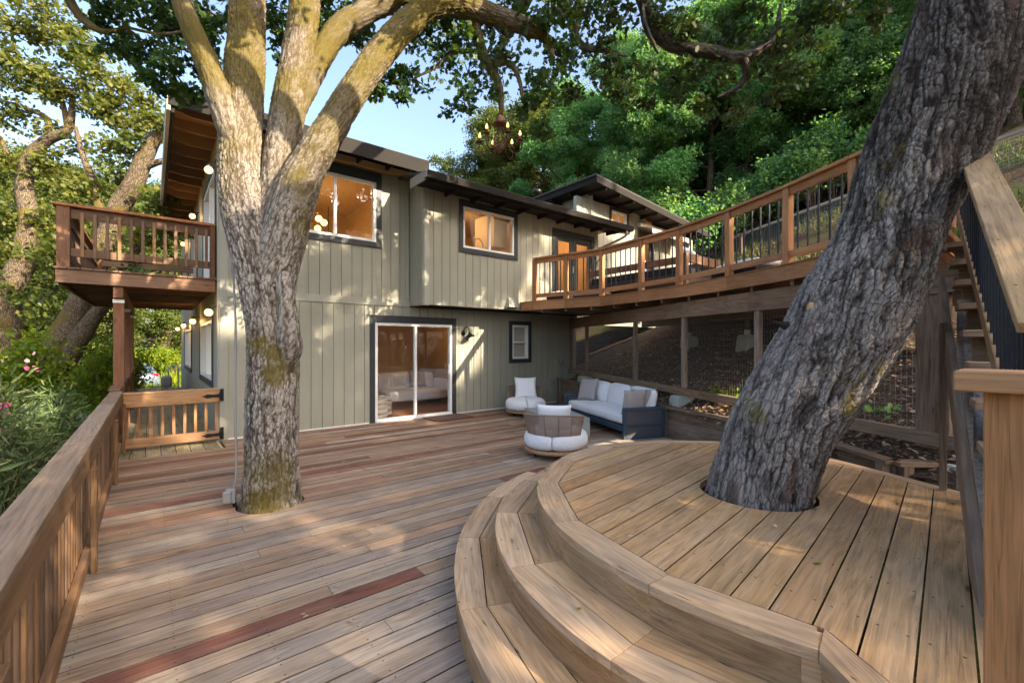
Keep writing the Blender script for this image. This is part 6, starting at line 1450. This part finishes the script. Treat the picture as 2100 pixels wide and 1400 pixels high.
gl = [(.74, 8.92, 4.50, 'big glowing globe light high on the house corner'), (.74, 12.7, 4.58, 'glowing globe light under the eave above the balcony rail'), (.74, 16.6, 4.62, 'farthest glowing globe light under the eave seen through the balcony'), (.74, 8.92, 2.13, 'glowing globe light on the house corner below the balcony'), (.74, 12.6, 2.13, 'second glowing globe light along the side wall below the balcony'), (.74, 16.4, 2.16, 'third glowing globe light along the side wall below the balcony'), (.74, 20.2, 2.17, 'farthest glowing globe light along the side wall')]
for x, y, z, lb in gl:
    t = thing('globe_light', lb, 'light', (x, y, z), 0, 'globe lights on the side wall')
    part('globe', gm, None, t, Matrix.Translation((x, y, z))); part('cap', capm, None, t, Matrix.Translation((x, y, z))); board('bracket', (x, y, z + .105), (.878, y, z + .105), .014, .014, M_BLACK, t)
    l = bpy.data.lights.new('globe_glow', 'POINT'); l.energy = 2; l.color = (1, .52, .18); l.shadow_soft_size = .06; lo = bpy.data.objects.new('globe_glow', l); COL.objects.link(lo); lo.location = (x - .09, y - .06, z - .02)
# iron chandelier on a chain from the oak limb
cx, cy_, cz = at(1025, 300, 5.45); cz = float(cz)
ch = thing('chandelier', 'rusty iron chandelier with six lit candle bulbs hanging from the oak limb', 'chandelier', (cx, cy_, cz))
part('hub', lathe([(0, -.10), (.012, -.095), (.03, -.07), (.05, -.03), (.05, .0), (.03, .035), (.015, .05), (0, .05)], 16), M_RUST, ch, Matrix.Translation((cx, cy_, cz)))
part('crown_cup', lathe([(0, .0), (.08, .0), (.085, .015), (.05, .05), (.045, .10), (.01, .12), (0, .12)], 18), M_RUST, ch, Matrix.Translation((cx, cy_, cz + .26)))
tub = []; cand = lathe([(0, 0), (.013, 0), (.013, .055), (0, .055)], 8); cand.materials.append(M_RUST); cup = lathe([(0, 0), (.03, .005), (.043, .022), (.04, .022), (.02, .012), (0, .012)], 14); cup.materials.append(M_RUST)
blb = lathe([(0, 0), (.010, .004), (.016, .025), (.010, .05), (.003, .068), (0, .07)], 10); blb.materials.append(M_FLAME)
for k in range(6):
    a = k * math.pi / 3 + .25; ca, sa = math.cos(a), math.sin(a); W_ = lambda r, z: Vector((cx + r * ca, cy_ + r * sa, cz + z))
    part('arm', trunk_mesh('arm', [([(W_(.02, .02), .006), (W_(.07, .06), .006), (W_(.11, .0), .006), (W_(.16, -.08), .006), (W_(.22, -.09), .006), (W_(.265, -.03), .006), (W_(.25, .05), .006)], 6, .02, 0), ([(W_(.265, -.03), .005), (W_(.25, .03), .005), (W_(.21, .035), .005), (W_(.20, .0), .004), (W_(.225, -.005), .003)], 5, .015, 0)], M_RUST), None, ch)
    part('upper_arm', trunk_mesh('uparm', [([(W_(.02, .28), .005), (W_(.035, .18), .005), (W_(.075, .08), .005), (W_(.03, .03), .005)], 5, .03, 0)], M_RUST), None, ch)
    o = part('drip_cup', cup, None, ch, Matrix.Translation(W_(.25, .05))); part('candle', cand, None, o, Matrix.Translation(W_(.25, .06))); part('bulb', blb, None, o, Matrix.Translation(W_(.25, .112)))
tub = []; z_ = cz + .38; k = 0
while z_ < cz + 2.2:
    a = (k % 2) * math.pi / 2; dx, dy = .012 * math.cos(a), .012 * math.sin(a); tub.append(([(Vector((cx + dx * math.sin(q), cy_ + dy * math.sin(q), z_ + .02 + .024 * math.cos(q))), .0028) for q in np.linspace(0, 6.3, 9)], 4, .02, 0)); z_ += .04; k += 1
part('chain', trunk_mesh('chain', tub, M_RUST), None, ch)['kind'] = 'stuff'
# conduit and box on the oak
cd = thing('conduit', 'grey electrical conduit with outlet box running up beside the oak trunk', 'conduit', (.62, 5.2, 0))
c0 = at(487, 1020, 4.35); c1 = at(484, 870, 4.42)
tube_obj('pipe', smooth_path([at(479, 1000, 4.34), at(484, 970, 4.35), at(484, 900, 4.38), at(482, 780, 4.4), at(484, 690, 4.42), at(478, 560, 4.42), at(474, 500, 4.44), at(520, 430, 4.25)], 6), .011, M_GREYP, cd)
b0 = at(473, 1016, 4.33); part('outlet_box', boxmesh(.09, .06, .14, M_GREYP, .008), M_GREYP, cd, Matrix.Translation(b0) @ Matrix.Rotation(R_(-20), 4, 'Z')); part('cover', boxmesh(.07, .03, .11, M_GALV, .006), M_GALV, cd, Matrix.Translation(b0 + Vector((-.035, -.04, 0))) @ Matrix.Rotation(R_(-20), 4, 'Z'))
tube_obj('stub_pipe', [b0 + Vector((.03, .02, -.06)), b0 + Vector((.06, .03, -.30))], .02, M_BLACK, cd)
# outlets by the retaining wall
ob_ = thing('outlet_post', 'small grey outlet boxes on a pipe by the house corner', 'outlet', (8.75, 8.6, .7))
box('pipe', 8.86, 8.885, 8.70, 8.725, .66, 1.08, M_GREYP, ob_); box('box', 8.80, 8.93, 8.66, 8.74, 1.06, 1.20, M_GREYP, ob_); box('lower_box', 8.50, 8.60, 8.72, 8.785, .50, .64, M_GREYP, ob_)
# potted plant and crate on the balcony
pt = thing('balcony_planter', 'small terracotta planter box with green plant on the balcony floor', 'planter', (.3, 10.2, 2.73))
for k in range(5): box('planter_board', -.05 + k * .12, .065 + k * .12, 10.1, 10.3, 2.732, 2.86, W_RAIL, pt, (.42, .25, .13))
rr = np.random.default_rng(4); C = np.array((-.15, 10.2, 2.80))[None] + rr.normal(size=(220, 3)) * np.array((.11, .09, .06)); part('foliage', leaf_mesh('potplant', C, rr.uniform(.04, .08, 220), rr.random(220), M_HILLLEAF, 'rhomb', .5, rng=rr), None, pt)
# gas meter at the end of the side wall
gmt = thing('gas_meter', 'grey gas meter with pipes beside the far end of the side wall', 'meter', (.55, 20.4, 0))
part('meter_body', pad(.32, .26, .42, .05), M_GREYP, gmt, Matrix.Translation((.42, 20.3, .26))); part('pipe', trunk_mesh('mp', [([(Vector((.48, 20.3, .45)), .025), (Vector((.48, 20.3, .75)), .025), (Vector((.6, 20.3, .85)), .025), (Vector((.75, 20.3, .85)), .025), (Vector((.75, 20.3, -.3)), .025)], 8, .1, 0)], M_GALV), None, gmt)

# ---------------------------------------------------------------- cars below on the drive
M_CAR = plain('silver_blue_paint', (.20, .26, .34), .25, metal=.5, nscale=3, var=.05, bump=0); M_CARG = plain('car_glass', (.03, .05, .08), .08, nscale=2, var=.1, bump=0); M_TYRE = plain('tyre_rubber', (.015, .015, .016), .8); M_TAIL = plain('tail_light', (.45, .01, .015), .25)
def loft(secs, mat_name='loft'):
    bm = bmesh.new(); rows = [[bm.verts.new(p) for p in s] for s in secs]
    for A, B in zip(rows, rows[1:]):
        for i in range(len(A) - 1): bm.faces.new((A[i], A[i + 1], B[i + 1], B[i]))
    bm.faces.new(rows[0]); bm.faces.new(rows[-1][::-1]); return bm_mesh(bm, mat_name, True)
def car(label, x, y, rz, paintm):
    z = float(terr(x, y)) + .08; t = thing('parked_car', label, 'car', (x, y, z), rz, 'cars on the drive'); Mw = Matrix.Translation((x, y, z)) @ Matrix.Rotation(rz, 4, 'Z')
    prof = [(-2.1, .45, .85), (-2.05, .3, .95), (-1.3, .28, 1.0), (1.2, .28, .98), (1.9, .3, .82), (2.15, .42, .70)]
    part('body', loft([[(px, -.86 * k, zb), (px, -.9 * k, (zb + zt) / 2), (px, -.84 * k, zt), (px, .84 * k, zt), (px, .9 * k, (zb + zt) / 2), (px, .86 * k, zb), (px, -.86 * k, zb)] for (px, zb, zt), k in zip(prof, (.9, .97, 1, 1, .96, .85))]), paintm, t, Mw)
    part('cabin', loft([[(px, -w_, .94), (px + dx, -w_ * .8, zt), (px + dx, w_ * .8, zt), (px, w_, .94)] for px, dx, w_, zt in ((-2.0, .30, .80, 1.02), (-1.75, .45, .80, 1.36), (-.9, .1, .80, 1.46), (.1, 0, .80, 1.45), (.55, 0, .80, 1.40), (1.25, -.1, .78, 1.0))]), paintm, t, Mw)
    part('rear_window', loft([[(-1.98 + .1, -.62, 1.07), (-1.98 + .1, .62, 1.07)], [(-1.42, -.56, 1.39), (-1.42, .56, 1.39)], [(-1.40, -.56, 1.385), (-1.40, .56, 1.385)]]) if False else boxmesh(.5, 1.2, .02, M_CARG, .005), M_CARG, t, Mw @ Matrix.Translation((-1.60, 0, 1.255)) @ Matrix.Rotation(R_(-41), 4, 'Y'))
    for s in (-1, 1):
        part('tail_light', boxmesh(.20, .34, .17, M_TAIL, .04), M_TAIL, t, Mw @ Matrix.Translation((-1.98, s * .64, .90)) @ Matrix.Rotation(R_(s * 14), 4, 'Z')); part('side_window', boxmesh(1.9, .02, .34, M_CARG, .005), M_CARG, t, Mw @ Matrix.Translation((-.35, s * .735, 1.2)) @ Matrix.Rotation(R_(s * 17), 4, 'X'))
        for px in (-1.35, 1.35):
            wh = part('wheel', lathe([(.2, -.1), (.31, -.1), (.33, -.06), (.33, .06), (.31, .1), (.2, .1)], 22), M_TYRE, t, Mw @ Matrix.Translation((px, s * .80, .33)) @ Matrix.Rotation(R_(90), 4, 'X')); part('rim', lathe([(0, -.08), (.2, -.08), (.2, .08), (0, .08)], 14), M_GALV, wh, Mw @ Matrix.Translation((px, s * .80, .33)) @ Matrix.Rotation(R_(90), 4, 'X'))
pc = at(268, 780, 23.5); car('blue-silver car with red tail light below the end of the side deck', pc.x, pc.y, R_(100), M_CAR)
pc = at(165, 780, 17.5); car('pale car almost hidden behind the oleanders', pc.x, pc.y, R_(70), plain('white_car_paint', (.6, .65, .72), .3, nscale=3, var=.04, bump=0))

# ---------------------------------------------------------------- furniture inside the lower room
isf = thing('indoor_sofa', 'pale sofa inside the room behind the sliding door', 'sofa', (5.3, 10.6, 0))
for nm, a in (('seat', (4.5, 6.2, 10.3, 11.1, .16, .44)), ('backrest', (4.5, 6.2, 11.1, 11.35, .16, .85)), ('arm', (6.2, 6.38, 10.3, 11.35, .16, .65))): 
    me = pad(a[1] - a[0], a[3] - a[2], a[5] - a[4], .05); me.materials.append(F_WHITE); part(nm, me, None, isf, Matrix.Translation(((a[0] + a[1]) / 2, (a[2] + a[3]) / 2, (a[4] + a[5]) / 2)))
pcw = cushion(.5, .45, .16); pcw.materials.append(F_GREY); loose('throw_cushion', 'grey-white cushion on the indoor sofa behind the glass', pcw, Matrix.Translation((5.6, 10.95, .68)) @ Matrix.Rotation(R_(75), 4, 'X'))
for i, (x, y) in enumerate(((3.75, 9.25), (4.02, 9.62))):
    t = thing('ottoman', ['ribbed cream ottoman close behind the sliding glass', 'ribbed cream ottoman just behind the first one'][i], 'ottoman', (x, y, 0), 0, 'ribbed ottomans')
    for k in range(4): part('tier', lathe([(0, 0), (.20, 0), (.235, .02), (.24, .055), (.235, .09), (.20, .108), (0, .11)], 28), F_CREAM, t, Matrix.Translation((x, y, .005 + k * .105)))
